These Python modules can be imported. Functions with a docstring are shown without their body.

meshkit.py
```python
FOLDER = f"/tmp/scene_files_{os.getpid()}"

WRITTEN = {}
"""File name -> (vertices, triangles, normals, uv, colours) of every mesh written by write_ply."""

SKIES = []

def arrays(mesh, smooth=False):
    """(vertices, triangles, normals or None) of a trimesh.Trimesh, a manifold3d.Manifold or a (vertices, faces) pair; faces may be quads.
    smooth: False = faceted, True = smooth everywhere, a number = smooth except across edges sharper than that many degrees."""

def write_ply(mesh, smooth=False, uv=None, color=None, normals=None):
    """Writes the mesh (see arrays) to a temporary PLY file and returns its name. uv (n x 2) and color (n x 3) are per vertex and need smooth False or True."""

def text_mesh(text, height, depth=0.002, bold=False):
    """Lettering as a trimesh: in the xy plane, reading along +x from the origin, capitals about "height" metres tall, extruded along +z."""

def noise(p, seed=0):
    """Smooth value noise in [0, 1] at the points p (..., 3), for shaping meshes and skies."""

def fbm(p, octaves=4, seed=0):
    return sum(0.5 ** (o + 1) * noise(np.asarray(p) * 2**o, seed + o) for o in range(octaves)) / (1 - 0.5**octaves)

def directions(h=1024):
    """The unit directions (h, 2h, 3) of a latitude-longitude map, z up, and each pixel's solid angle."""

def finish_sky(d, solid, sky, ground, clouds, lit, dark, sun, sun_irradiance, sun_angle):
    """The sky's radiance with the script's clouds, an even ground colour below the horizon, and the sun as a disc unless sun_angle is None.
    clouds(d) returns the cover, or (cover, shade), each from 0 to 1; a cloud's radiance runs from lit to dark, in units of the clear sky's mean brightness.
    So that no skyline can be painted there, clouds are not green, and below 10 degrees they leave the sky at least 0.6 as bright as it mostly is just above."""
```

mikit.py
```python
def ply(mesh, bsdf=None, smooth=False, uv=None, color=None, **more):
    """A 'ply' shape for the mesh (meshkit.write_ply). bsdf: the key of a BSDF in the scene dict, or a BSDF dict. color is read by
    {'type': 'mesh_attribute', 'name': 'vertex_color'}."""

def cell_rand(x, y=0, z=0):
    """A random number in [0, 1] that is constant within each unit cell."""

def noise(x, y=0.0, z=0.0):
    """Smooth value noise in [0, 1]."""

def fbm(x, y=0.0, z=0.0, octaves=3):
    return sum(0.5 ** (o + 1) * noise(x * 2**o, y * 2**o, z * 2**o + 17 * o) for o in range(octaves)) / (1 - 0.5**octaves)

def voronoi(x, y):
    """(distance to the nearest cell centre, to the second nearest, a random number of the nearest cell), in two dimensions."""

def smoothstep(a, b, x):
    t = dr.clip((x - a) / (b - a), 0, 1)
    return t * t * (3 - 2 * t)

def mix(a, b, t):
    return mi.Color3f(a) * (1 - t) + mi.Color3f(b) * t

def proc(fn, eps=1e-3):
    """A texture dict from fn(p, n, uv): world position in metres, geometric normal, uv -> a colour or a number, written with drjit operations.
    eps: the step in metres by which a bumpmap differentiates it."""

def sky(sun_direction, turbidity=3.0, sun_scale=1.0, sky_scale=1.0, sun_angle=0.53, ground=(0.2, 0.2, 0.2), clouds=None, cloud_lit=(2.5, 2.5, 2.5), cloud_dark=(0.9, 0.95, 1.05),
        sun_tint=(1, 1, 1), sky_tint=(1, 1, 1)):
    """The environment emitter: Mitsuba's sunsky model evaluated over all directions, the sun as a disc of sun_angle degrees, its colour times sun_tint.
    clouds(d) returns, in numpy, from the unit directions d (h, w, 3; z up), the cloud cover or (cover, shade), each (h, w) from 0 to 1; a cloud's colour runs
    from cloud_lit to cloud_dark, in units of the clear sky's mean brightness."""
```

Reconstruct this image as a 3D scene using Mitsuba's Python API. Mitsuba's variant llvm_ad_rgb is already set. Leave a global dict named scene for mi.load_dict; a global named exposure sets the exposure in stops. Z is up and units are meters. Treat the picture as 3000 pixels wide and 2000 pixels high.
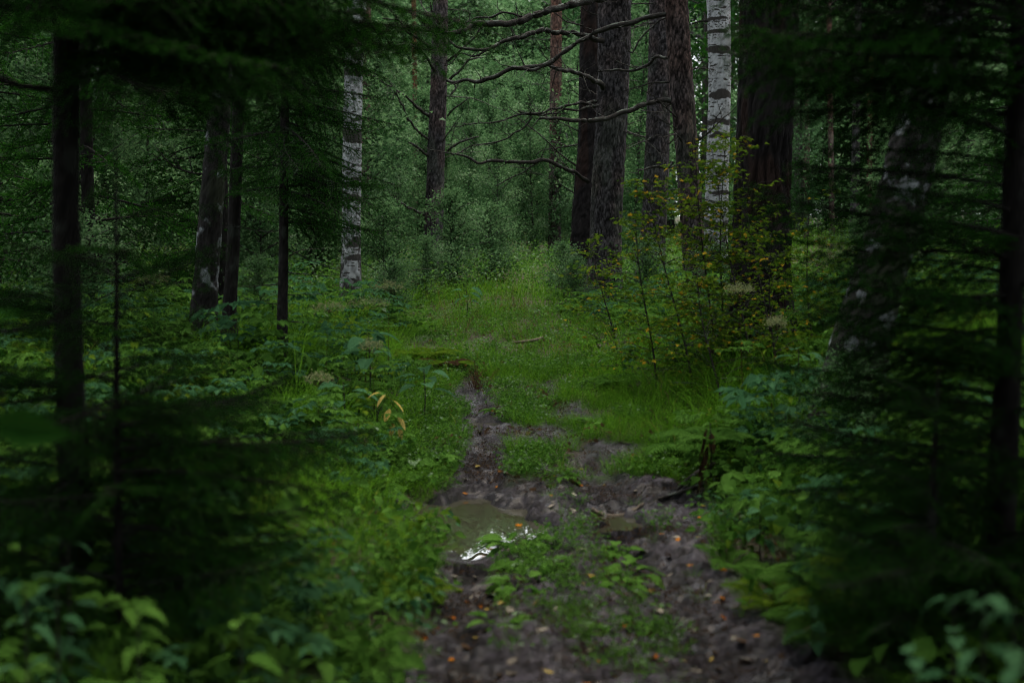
"""A muddy forest track between spruces, with a puddle, pines and birches. Units metres, z up, the track runs along +y."""
import math
import drjit as dr
import mitsuba as mi
import numpy as np
import meshkit
import mikit

T = mi.ScalarTransform4f
scene, labels = {}, {}

# ---------------------------------------------------------------- camera, sky, exposure
scene['camera'] = {'type': 'thinlens', 'fov': 39.6, 'fov_axis': 'x', 'aperture_radius': 0.0125, 'focus_distance': 16.5,
                   'near_clip': 0.05, 'far_clip': 1000.0,
                   'to_world': T().look_at(origin=[0, 0, 1.6], target=[0, 10, 1.6 - 10 * math.tan(math.radians(4.27))], up=[0, 0, 1])}
scene['sky'] = mikit.sky([0.15, 0.25, 0.95], turbidity=4, sun_scale=0.15, sun_angle=40, clouds=lambda d: 1.0,
                         cloud_lit=(0.98, 1.02, 1.07), ground=(0.03, 0.035, 0.03))
exposure = 5.25

# ---------------------------------------------------------------- materials
rgb = lambda *c: {'type': 'rgb', 'value': list(c)}
PALETTE = [  # class: dark tone, light tone, rare accent tone
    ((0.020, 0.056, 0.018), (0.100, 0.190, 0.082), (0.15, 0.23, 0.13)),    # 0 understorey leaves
    ((0.030, 0.078, 0.008), (0.105, 0.165, 0.014), (0.36, 0.24, 0.02)),    # 1 yellowing sapling leaves
    ((0.026, 0.078, 0.010), (0.085, 0.185, 0.034), (0.15, 0.23, 0.13)),    # 2 herbs; the pale accent is a sky glint put into the colour
    ((0.032, 0.105, 0.005), (0.090, 0.205, 0.018), (0.17, 0.18, 0.04)),    # 3 grass
    ((0.007, 0.028, 0.005), (0.024, 0.088, 0.011), (0.048, 0.140, 0.014)), # 4 spruce needles
    ((0.33, 0.24, 0.05), (0.46, 0.37, 0.12), (0.38, 0.20, 0.03)),          # 5 yellow leaves
    ((0.026, 0.016, 0.009), (0.075, 0.048, 0.028), (0.13, 0.06, 0.02)),    # 6 dead brown leaves
    ((0.11, 0.14, 0.055), (0.23, 0.25, 0.13), (0.20, 0.19, 0.08)),         # 7 pale flower heads
    ((0.020, 0.070, 0.027), (0.055, 0.135, 0.062), (0.07, 0.15, 0.06)),    # 8 blue green big leaves
    ((0.38, 0.11, 0.008), (0.48, 0.20, 0.02), (0.30, 0.06, 0.006)),        # 9 orange leaves
    ((0.18, 0.16, 0.13), (0.42, 0.395, 0.33), (0.36, 0.28, 0.13)),       # 10 bleached leaves
    ((0.010, 0.036, 0.011), (0.026, 0.066, 0.022), (0.035, 0.07, 0.02)),   # 11 pine needles
]


def foliage_colour(p, n, uv):
    k = dr.floor(uv[1])
    out = mi.Color3f(0.05)
    for i, (a, b, c) in enumerate(PALETTE):
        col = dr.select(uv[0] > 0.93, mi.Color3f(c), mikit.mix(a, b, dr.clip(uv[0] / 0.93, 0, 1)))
        out = dr.select(dr.abs(k - i) < 0.5, col, out)
    return out


def two(d):
    return {'type': 'twosided', 'b': d}


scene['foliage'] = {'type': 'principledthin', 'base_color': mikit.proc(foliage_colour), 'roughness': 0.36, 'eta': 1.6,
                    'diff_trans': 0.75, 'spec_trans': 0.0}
scene['needles'] = {'type': 'principledthin', 'base_color': mikit.proc(foliage_colour), 'roughness': 0.65, 'eta': 1.28,
                    'diff_trans': 0.5, 'spec_trans': 0.0}


def pine_bark(p, n, uv):                       # uv: furrow depth, redness
    f = mikit.smoothstep(0.30, 0.70, mikit.fbm(p.x * 55, p.y * 55, p.z * 17, 3))
    crack = mikit.smoothstep(0.075, 0.02, dr.abs(mikit.fbm(p.x * 26, p.y * 26, p.z * 8, 2) - 0.5)) * 0.6
    g = mikit.noise(p.x * 7, p.y * 7, p.z * 3)
    grey = mikit.mix((0.014, 0.013, 0.014), (0.062, 0.059, 0.063), f)
    red = mikit.mix((0.036, 0.018, 0.012), (0.14, 0.058, 0.030), f)
    t = dr.clip(uv[1] + 0.35 * (g - 0.5), 0, 1)
    c = grey * (1 - t) + red * t
    moss = mikit.smoothstep(0.55, 0.75, mikit.noise(p.x * 4 + 9, p.y * 4, p.z * 1.6)) * 0.35
    c = c * (1 - moss) + mi.Color3f(0.045, 0.056, 0.042) * moss
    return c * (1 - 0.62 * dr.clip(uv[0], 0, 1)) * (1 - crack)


def furrowed_bark(p, n, uv):                   # old, nearly black
    f = mikit.fbm(p.x * 34, p.y * 34, p.z * 9, 3)
    c = mikit.mix((0.004, 0.0035, 0.004), (0.016, 0.014, 0.0145), f)
    t = mikit.smoothstep(0.55, 0.75, mikit.noise(p.x * 9, p.y * 9, p.z * 1.5)) * 0.5
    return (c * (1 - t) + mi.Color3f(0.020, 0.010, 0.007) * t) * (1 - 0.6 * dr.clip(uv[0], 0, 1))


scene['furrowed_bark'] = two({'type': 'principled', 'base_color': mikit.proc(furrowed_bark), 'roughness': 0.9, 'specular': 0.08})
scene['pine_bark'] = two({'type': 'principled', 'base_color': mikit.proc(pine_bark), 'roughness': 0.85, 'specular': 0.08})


def birch_bark(p, n, uv):                      # uv: furrow depth, height above the foot in metres
    white = mikit.mix((0.24, 0.255, 0.27), (0.38, 0.395, 0.41), mikit.fbm(p.x * 9, p.y * 9, p.z * 5, 2))
    a = uv[0]
    band = mikit.smoothstep(0.64, 0.71, mikit.noise(p.x * 2.6 + 3, p.y * 2, p.z * 12 + 0.6 * mikit.noise(p.x * 14, p.y * 14, p.z * 3)))
    lent = mikit.smoothstep(0.70, 0.78, mikit.noise(p.x * 16, p.y * 16 + 5, p.z * 55))
    fleck = mikit.smoothstep(0.56, 0.66, mikit.fbm(p.x * 42, p.y * 42, p.z * 46, 2)) * mikit.smoothstep(0.45, 0.7, mikit.noise(p.x * 6, p.y * 6 + 7, p.z * 3))
    foot = mikit.smoothstep(1.9, 0.2, uv[1] + 1.1 * (mikit.fbm(p.x * 7, p.y * 7, p.z * 2.2, 2) - 0.5))
    rough = mikit.smoothstep(0.75, 0.35, mikit.fbm(p.x * 12 + 4, p.y * 12, p.z * 7, 3) + 0.35 * (1 - foot)) * foot
    dark = dr.clip(dr.maximum(dr.maximum(band, lent), dr.maximum(0.8 * fleck, rough)) + 0.5 * a, 0, 1)
    return mikit.mix(0, 0, 0) + white * (1 - dark) + mi.Color3f(0.030, 0.028, 0.026) * dark


scene['birch_bark'] = two({'type': 'principled', 'base_color': mikit.proc(birch_bark), 'roughness': 0.7, 'specular': 0.08})


def old_birch_bark(p, n, uv):                  # dark, lichen-patched
    f = mikit.fbm(p.x * 22, p.y * 22, p.z * 9, 3)
    dark = mikit.mix((0.008, 0.008, 0.008), (0.030, 0.028, 0.027), f)
    pale = mikit.smoothstep(0.60, 0.70, mikit.fbm(p.x * 9 + 2, p.y * 9, p.z * 6.5, 4)) * 0.8
    moss = mikit.smoothstep(0.5, 0.7, mikit.noise(p.x * 5, p.y * 5 + 3, p.z * 2)) * 0.5
    dark = dark * (1 - moss) + mi.Color3f(0.034, 0.044, 0.024) * moss
    return (dark * (1 - pale) + mi.Color3f(0.23, 0.25, 0.27) * pale) * (1 - 0.5 * dr.clip(uv[0], 0, 1))


scene['old_birch_bark'] = two({'type': 'principled', 'base_color': mikit.proc(old_birch_bark), 'roughness': 0.8, 'specular': 0.08})


def spruce_bark(p, n, uv):
    f = mikit.fbm(p.x * 40, p.y * 40, p.z * 30, 2)
    lich = mikit.smoothstep(0.62, 0.75, mikit.fbm(p.x * 12, p.y * 12 + 2, p.z * 8, 2)) * 0.6
    c = mikit.mix((0.006, 0.006, 0.0055), (0.021, 0.019, 0.018), f)
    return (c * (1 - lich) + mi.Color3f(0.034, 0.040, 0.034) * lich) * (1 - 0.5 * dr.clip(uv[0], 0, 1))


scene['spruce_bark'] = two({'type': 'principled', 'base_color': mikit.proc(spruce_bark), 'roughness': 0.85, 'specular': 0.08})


def twig_bark(p, n, uv):
    lich = mikit.smoothstep(0.5, 0.66, mikit.fbm(p.x * 20, p.y * 20, p.z * 26, 2))
    up = mikit.smoothstep(-0.1, 0.7, n.z)      # lichen grows on the upper side of a limb
    c = mikit.mix((0.014, 0.013, 0.012), (0.032, 0.029, 0.026), mikit.noise(p.x * 60, p.y * 60, p.z * 60))
    return mikit.mix(c, (0.075, 0.09, 0.076), lich * up * 0.8)


scene['twig_bark'] = two({'type': 'principled', 'base_color': mikit.proc(twig_bark), 'roughness': 0.8, 'specular': 0.08})


def soil_colour(p, n, uv):                     # uv: how bare and muddy, how wet
    f = mikit.fbm(p.x * 9, p.y * 9, 0, 4)
    g = mikit.fbm(p.x * 55, p.y * 55, 3, 3)
    mud = mikit.mix((0.0045, 0.004, 0.0045), (0.037, 0.0335, 0.044), dr.clip(1.7 * f - 0.45 + 2.2 * (g - 0.5), 0, 1))
    wet = dr.clip(uv[1], 0, 1)
    mud = mud * (1 - 0.6 * wet)
    litter = mikit.mix((0.010, 0.009, 0.006), (0.034, 0.027, 0.017), mikit.fbm(p.x * 30, p.y * 30, 1, 3))
    moss = mikit.smoothstep(0.45, 0.6, mikit.fbm(p.x * 3, p.y * 3, 5, 3))
    floor = litter * (1 - moss) + mi.Color3f(0.014, 0.030, 0.006) * moss
    t = dr.clip(uv[0], 0, 1)
    return floor * (1 - t) + mud * t


def soil_rough(p, n, uv):
    f = mikit.fbm(p.x * 13, p.y * 13, 2, 3)
    return dr.clip(0.92 - 0.34 * dr.clip(uv[0], 0, 1) * mikit.smoothstep(0.42, 0.75, f) - 0.14 * dr.clip(uv[1], 0, 1), 0.3, 0.95)


scene['soil'] = two({'type': 'principled', 'base_color': mikit.proc(soil_colour), 'roughness': mikit.proc(soil_rough), 'specular': 0.17})
scene['muddy_water'] = {'type': 'plastic', 'int_ior': 1.33,
                        'diffuse_reflectance': rgb(0.027, 0.027, 0.018), 'nonlinear': False}
scene['muddy_water'] = two(scene['muddy_water'])
scene['dead_wood'] = two({'type': 'principled', 'base_color': mikit.proc(lambda p, n, uv: mikit.mix((0.05, 0.04, 0.03), (0.13, 0.11, 0.085), mikit.fbm(p.x * 10, p.y * 40, p.z * 40, 3))),
                          'roughness': 0.8, 'specular': 0.08})

# ---------------------------------------------------------------- mesh helpers
Z = np.array([0, 0, 1.0])


def unit(v):
    v = np.asarray(v, float)
    return v / (np.linalg.norm(v, axis=-1, keepdims=True) + 1e-12)


class Mesh:
    """Collects vertices, triangles and uv of one mesh."""

    def __init__(self):
        self.v, self.f, self.uv, self.n = [], [], [], 0

    def add(self, v, f, uv):
        self.v.append(np.asarray(v, float)), self.f.append(np.asarray(f, int) + self.n), self.uv.append(np.asarray(uv, float))
        self.n += len(v)
        return self

    def put(self, other, m):
        v, f, uv = other.arrays()
        return self.add(v @ np.asarray(m)[:3, :3].T + np.asarray(m)[:3, 3], f, uv)

    def arrays(self):
        return np.vstack(self.v), np.vstack(self.f), np.vstack(self.uv)

    def ply(self, bsdf, smooth=False):
        v, f, uv = self.arrays()
        return mikit.ply((v, f), bsdf, smooth=smooth, uv=uv)


def spline(pts, step):
    """The points (n, k) resampled along a smooth curve."""
    from scipy.interpolate import PchipInterpolator
    p = np.asarray(pts, float)
    s = np.concatenate([[0], np.cumsum(np.linalg.norm(np.diff(p[:, :3], axis=0), axis=1))])
    n = max(3, int(math.ceil(s[-1] / step)) + 1)
    return PchipInterpolator(s, p)(np.linspace(0, s[-1], n))


def tube(mesh, pts, sides=6, step=None, bump=None, uv=None):
    """A tapered tube through pts (x, y, z, radius). bump(points, angle, along) -> radial displacement and groove value."""
    p = spline(pts, step) if step else np.asarray(pts, float)
    c, r = p[:, :3], p[:, 3]
    t = unit(np.gradient(c, axis=0))
    a = unit(np.cross(t, np.where(np.abs(t[:, :1]) < 0.8, [[1.0, 0, 0]], [[0, 1.0, 0]])))
    b = np.cross(t, a)
    ang = np.arange(sides) * 2 * np.pi / sides
    d = np.cos(ang)[None, :, None] * a[:, None] + np.sin(ang)[None, :, None] * b[:, None]
    along = np.concatenate([[0], np.cumsum(np.linalg.norm(np.diff(c, axis=0), axis=1))])
    groove = np.zeros(d.shape[:2])
    rad = np.repeat(r[:, None], sides, 1)
    if bump is not None:
        disp, groove = bump(c[:, None] + d * rad[..., None], ang, along, rad)
        rad = rad + disp
    v = (c[:, None] + d * rad[..., None]).reshape(-1, 3)
    i, j = np.meshgrid(np.arange(len(p) - 1), np.arange(sides), indexing='ij')
    k = (j + 1) % sides
    q = np.stack([i * sides + j, i * sides + k, (i + 1) * sides + k, (i + 1) * sides + j], -1).reshape(-1, 4)
    f = np.vstack([q[:, [0, 1, 2]], q[:, [0, 2, 3]]])
    second = np.repeat((along if uv is None else np.broadcast_to(uv(c) if callable(uv) else uv, len(p)))[:, None], sides, 1)
    w = np.stack([groove, second], -1).reshape(-1, 2)
    n0 = len(v)
    v = np.vstack([v, c[:1], c[-1:]])
    w = np.vstack([w, [w[0]], [w[-1]]])
    e = np.arange(sides)
    f = np.vstack([f, np.stack([(e + 1) % sides, e, e * 0 + n0], 1), np.stack([n0 - sides + e, n0 - sides + (e + 1) % sides, e * 0 + n0 + 1], 1)])
    return mesh.add(v, f, w)


def bark_bump(depth, wide, tall, seed, swell=0.05):
    """Furrowed plates: ridges of about the given width and height, the grooves between them cut in."""
    def bump(q, ang, along, rad):
        g1 = meshkit.fbm(q * [1 / wide, 1 / wide, 1 / tall], 2, seed)
        g2 = meshkit.noise(q * [2.3 / wide, 2.3 / wide, 1.6 / tall] + 31, seed + 3)
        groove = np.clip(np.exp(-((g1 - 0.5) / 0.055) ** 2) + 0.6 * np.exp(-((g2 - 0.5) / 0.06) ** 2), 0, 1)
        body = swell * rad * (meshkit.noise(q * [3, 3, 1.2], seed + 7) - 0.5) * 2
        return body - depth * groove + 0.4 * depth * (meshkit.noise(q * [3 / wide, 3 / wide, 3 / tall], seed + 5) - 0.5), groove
    return bump


def leaves(P, D, N, L, W, tone, cls, fold=0.18, droop=0.12, wide=0.42):
    """One folded pointed leaf (2 triangles) per row: base P, direction D, upper side N, length L, width W."""
    P, D = np.asarray(P, float), unit(D)
    n = len(P)
    L, W, tone = (np.broadcast_to(np.asarray(x, float), n)[:, None] for x in (L, W, tone))
    S = unit(np.cross(N, D))
    N = np.cross(D, S)
    mid = P + D * L * wide
    v = np.stack([P, mid + S * W / 2 + N * W * fold, P + D * L - N * L * droop, mid - S * W / 2 + N * W * fold], 1).reshape(-1, 3)
    b = np.arange(n)[:, None] * 4
    f = np.hstack([b, b + 1, b + 2, b, b + 2, b + 3]).reshape(-1, 3)
    uv = np.repeat(np.hstack([tone, np.full((n, 1), cls + 0.5)]), 4, axis=0)
    return v, f, uv


def broad_leaf(P, D, N, L, W, tone, cls, droop=0.3, cup=0.12, lobes=0.0, rows=5):
    """One larger leaf with a rounded outline, a midrib fold and a drooping tip."""
    D, N = unit(D), np.asarray(N, float)
    S = unit(np.cross(N, D))
    N = np.cross(D, S)
    v, w = [], []
    for i in range(rows + 1):
        s = i / rows
        half = W / 2 * (math.sin(math.pi * s ** 0.72) ** 0.8 if 0 < s < 1 else 0.03) * (1 + lobes * (1 if i % 2 else -1))
        c = P + D * L * (s - 0.12 * droop * s * s) - N * L * droop * s * s
        v += [c + S * half + N * half * cup * 2, c, c - S * half + N * half * cup * 2]
        w += [(tone, cls + 0.5)] * 3
    f = []
    for i in range(rows):
        a = 3 * i
        f += [(a, a + 1, a + 4), (a, a + 4, a + 3), (a + 1, a + 2, a + 5), (a + 1, a + 5, a + 4)]
    return np.array(v), np.array(f), np.array(w)


def blades(P, D, L, W, bend, tone, cls, segs=3):
    """Grass blades: strips that start along D and bend over."""
    n = len(P)
    D = unit(D)
    L, W, bend, tone = (np.broadcast_to(np.asarray(x, float), n)[:, None] for x in (L, W, bend, tone))
    side = unit(np.cross(D, Z) + 1e-6)
    hor = unit(D * [1, 1, 0] + 1e-9)
    v = []
    for i in range(segs + 1):
        s = i / segs
        c = P + D * L * s + hor * L * bend * s ** 2 - Z * L * bend * 0.75 * s ** 2.4
        h = W / 2 * (1 - s) ** 0.6 if i < segs else W * 0.02
        v += [c - side * h, c + side * h]
    v = np.stack(v, 1).reshape(-1, 3)
    k = 2 * (segs + 1)
    f = np.array([[2 * i, 2 * i + 1, 2 * i + 3, 2 * i, 2 * i + 3, 2 * i + 2] for i in range(segs)]).reshape(-1, 3)
    f = (np.arange(n)[:, None, None] * k + f[None]).reshape(-1, 3)
    return v, f, np.repeat(np.hstack([tone, np.full((n, 1), cls + 0.5)]), k, axis=0)


def rand_dirs(rng, n, up=0.0, spread=1.0):
    d = rng.normal(size=(n, 3)) * spread
    d[:, 2] += up
    return unit(d)


def mat(pos, az=0.0, el=0.0, roll=0.0, s=1.0):
    """Local +x points along azimuth az (degrees from +x towards +y) raised by el, scaled and moved to pos."""
    a, e, r = (math.radians(x) for x in (az, el, roll))
    Rz = np.array([[math.cos(a), -math.sin(a), 0], [math.sin(a), math.cos(a), 0], [0, 0, 1]])
    Ry = np.array([[math.cos(e), 0, -math.sin(e)], [0, 1, 0], [math.sin(e), 0, math.cos(e)]])
    Rx = np.array([[1, 0, 0], [0, math.cos(r), -math.sin(r)], [0, math.sin(r), math.cos(r)]])
    m = np.eye(4)
    m[:3, :3] = Rz @ Ry @ Rx @ np.diag(np.broadcast_to(s, 3))
    m[:3, 3] = pos
    return m


# ---------------------------------------------------------------- naming helpers
taken = {}


def numbered(name):
    taken[name] = taken.get(name, -1) + 1
    return name if not taken[name] else f'{name}_{taken[name]:03d}'


def tag(key, label=None, category=None, group=None, kind=None):
    labels[key] = {k: v for k, v in (('label', label), ('category', category), ('group', group), ('kind', kind)) if v}
    return key


def thing(name, label, category, group=None, kind=None):
    return tag(numbered(name), label, category, group, kind)


def part(holder, name, shape):
    key = numbered(f'{holder}__{name}')
    scene[key] = shape
    return key


def group_of(name, **children):
    scene[name] = {'type': 'shapegroup', **children}
    return name


def copy_of(group, m):
    return {'type': 'instance', 'g': {'type': 'ref', 'id': group}, 'to_world': T(np.asarray(m))}


# ---------------------------------------------------------------- the ground
def lerp1(y, table):
    t = np.array(table, float)
    return np.interp(y, t[:, 0], t[:, 1])


def sstep(a, b, x):
    t = np.clip((np.asarray(x, float) - a) / (b - a), 0, 1)
    return t * t * (3 - 2 * t)


def centre(y):
    return lerp1(y, [(0, 0.35), (5, 0.3), (8, 0.2), (11, 0.03), (15, -0.03), (20, -0.15), (26, -0.3), (60, -0.5)])


LEFT_RUT = [(0, -0.22), (5.4, -0.21), (6.4, -0.20), (7.8, -0.20), (9.1, -0.20), (10, -0.17), (11, -0.25), (12, -0.33), (14, -0.4), (26, -0.8)]
RIGHT_RUT = [(0, 1.0), (5.4, 0.81), (6.1, 0.72), (7.2, 0.60), (7.9, 0.56), (8.8, 0.57), (10.2, 0.40), (11.1, 0.32), (12, 0.24), (14, 0.25), (26, 0.1)]
PUDDLES = [((-0.24, 7.93), 0.44, 0.80, -0.052, 0.10), ((0.62, 8.00), 0.13, 0.30, -0.050, 0.05), ((-0.22, 10.75), 0.17, 0.24, 0.150, 0.07)]


def oval(x, y, c, rx, ry, wob=0.42):
    a = np.arctan2((y - c[1]) / ry, (x - c[0]) / rx)
    q = np.hypot((x - c[0]) / rx, (y - c[1]) / ry)
    return q / (1 + wob * (meshkit.noise(np.stack([np.cos(a) * 1.7 + 5 + c[1], np.sin(a) * 1.7 + 5, a * 0], -1) * 1.6, 4) - 0.5) * 2)


def mud(x, y):
    """How bare the ground is, 0 to 1."""
    x, y = np.asarray(x, float), np.asarray(y, float)
    q = np.stack([x, y, x * 0], -1)
    wob = meshkit.fbm(q * [2.2, 1.6, 1], 3, 11) - 0.5
    lo = lerp1(y, [(0, -0.55), (5.5, -0.36), (6.5, -0.38), (7.2, -0.42), (7.8, -0.50), (8.3, -0.85), (8.6, -0.95), (8.8, -0.45), (9.3, -0.36)])
    hi = lerp1(y, [(0, 1.4), (5.5, 1.20), (6.5, 1.08), (7.8, 1.08), (8.6, 1.25), (8.9, 1.0), (9.5, 0.8)])
    near = sstep(0.0, 0.16, np.minimum(x - lo, hi - x) + 0.30 * wob) * sstep(9.15, 8.85, y + 0.7 * wob)
    w = lerp1(y, [(8, 0.16), (10, 0.15), (11, 0.16), (12.2, 0.10), (13.5, 0.0)])
    wr = lerp1(y, [(8, 0.20), (9.5, 0.30), (11, 0.27), (12.2, 0.13), (13.2, 0.0)])
    left = sstep(0.08, -0.04, np.abs(x - lerp1(y, LEFT_RUT)) - w + 0.25 * wob) * (w > 0.01)
    right = sstep(0.10, -0.06, np.abs(x - lerp1(y, RIGHT_RUT)) - wr + 1.3 * (meshkit.fbm(q * [5, 4, 1], 3, 15) - 0.42)) * (wr > 0.01) * 0.85
    return np.clip(np.maximum(np.maximum(near, left), right), 0, 1)


def height(x, y, fine=True):
    x, y = np.asarray(x, float), np.asarray(y, float)
    z = lerp1(y, [(-400, 0.5), (-10, 0.1), (0, 0.05), (5, 0.02), (8, 0.0), (8.9, 0.02), (10.2, 0.155), (12, 0.28), (15, 0.42), (19, 0.60), (24, 0.68), (30, 0.78), (45, 1.1), (70, 1.7), (120, 3.0), (400, 3.2)])
    u = x - centre(y)
    z = z + sstep(0.9, 2.3, np.abs(u)) * lerp1(y, [(0, 0.15), (8, 0.14), (12, 0.27), (16, 0.16), (20, 0.05), (26, 0)])
    z = z + sstep(2, 9, u) * lerp1(y, [(8, 0), (14, 0.05), (30, 0.45), (60, 0.3)])
    q = np.stack([x, y, x * 0], -1)
    z = z + 0.35 * (meshkit.fbm(q * 0.12, 3, 2) - 0.5) * sstep(2, 8, np.abs(u))
    rut = np.exp(-((x - lerp1(y, LEFT_RUT)) / 0.14) ** 2) + np.exp(-((x - lerp1(y, RIGHT_RUT)) / 0.16) ** 2)
    z = z - 0.055 * rut * sstep(16, 11, y)
    # the step at the far edge of the dark cross-wise dip
    z = z + 0.05 * sstep(8.7, 9.15, y + 0.35 * np.sin(x * 2.1)) * np.exp(-((x - 0.9) / 1.1) ** 2) * sstep(12, 9.5, y)
    if fine:
        m = mud(x, y)
        z = z + (0.055 * (meshkit.fbm(q * 5.5, 3, 21) - 0.5) + 0.055 * (meshkit.fbm(q * 15, 3, 22) - 0.5) + 0.026 * (meshkit.noise(q * 30, 23) - 0.5)) * (0.35 + 0.65 * m) * sstep(60, 25, np.hypot(x, y))
        tread = np.sin(y * 38 + 6 * meshkit.noise(q * 3, 5)) * 0.5 + 0.5
        z = z - 0.028 * tread * m * np.clip(rut, 0, 1)
    for c, rx, ry, level, deep in PUDDLES:
        k = oval(x, y, c, rx, ry)
        z = np.where(k < 1.5, np.maximum(z, level + 0.012 * (k - 1) * 10 * (k > 1)), z)
        z = z - sstep(1.12, 0.75, k) * np.maximum(z - (level - deep * 0.5), 0)
    return z


def graded(fine_lo, fine_hi, step, far_lo, far_hi, ratio=1.09):
    mid = list(np.arange(fine_lo, fine_hi, step))
    up, down, s = [mid[-1]], [mid[0]], step
    while up[-1] < far_hi:
        s = min(s * ratio, 25)
        up.append(up[-1] + s)
    s = step
    while down[-1] > far_lo:
        s = min(s * ratio, 25)
        down.append(down[-1] - s)
    return np.array(down[:0:-1] + mid + up[1:])


gx, gy = graded(-1.2, 1.6, 0.017, -400, 400), graded(4.2, 9.4, 0.018, -300, 420, 1.05)
X, Y = np.meshgrid(gx, gy, indexing='ij')
H = height(X, Y)
i, j = np.meshgrid(np.arange(len(gx) - 1), np.arange(len(gy) - 1), indexing='ij')
q = np.stack([i * len(gy) + j, (i + 1) * len(gy) + j, (i + 1) * len(gy) + j + 1, i * len(gy) + j + 1], -1).reshape(-1, 4)
wet = sstep(0.06, -0.03, H - lerp1(Y, [(0, 0.0), (8, 0.0), (10.2, 0.155), (12, 0.28), (15, 0.42), (26, 0.7), (400, 3)]) + 0.01)
ground = Mesh().add(np.stack([X, Y, H], -1).reshape(-1, 3), np.vstack([q[:, [0, 1, 2]], q[:, [0, 2, 3]]]), np.stack([mud(X, Y), wet], -1).reshape(-1, 2))
scene['ground'] = ground.ply('soil', smooth=True)
tag('ground', 'dark forest floor with a wet muddy two-rut track', kind='structure')
WATER_LABELS = ['brown puddle filling the left rut, reflecting bare branches and sky', 'thin film of muddy water in the right rut beside a stick', 'small shallow puddle farther up the left rut']
for (c, rx, ry, level, deep), text in zip(PUDDLES, WATER_LABELS):
    a = np.linspace(0, 2 * np.pi, 65)[:-1]
    v = np.vstack([[[c[0], c[1], level]], np.stack([c[0] + 1.3 * rx * np.cos(a), c[1] + 1.3 * ry * np.sin(a), a * 0 + level], 1)])
    f = np.array([(0, 1 + k, 1 + (k + 1) % 64) for k in range(64)])
    key = numbered('puddle')
    scene[key] = Mesh().add(v, f, v[:, :2]).ply('muddy_water', smooth=True)
    tag(key, text, 'puddle', kind='structure')


_gx, _gy = np.arange(-45, 45.01, 0.1), np.arange(-45, 90.01, 0.1)
_G = height(*np.meshgrid(_gx, _gy, indexing='ij'), False)
_GX, _GY = np.arange(-3, 3.001, 0.04), np.arange(2, 16.001, 0.04)
_GM = mud(*np.meshgrid(_GX, _GY, indexing='ij'))


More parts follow.
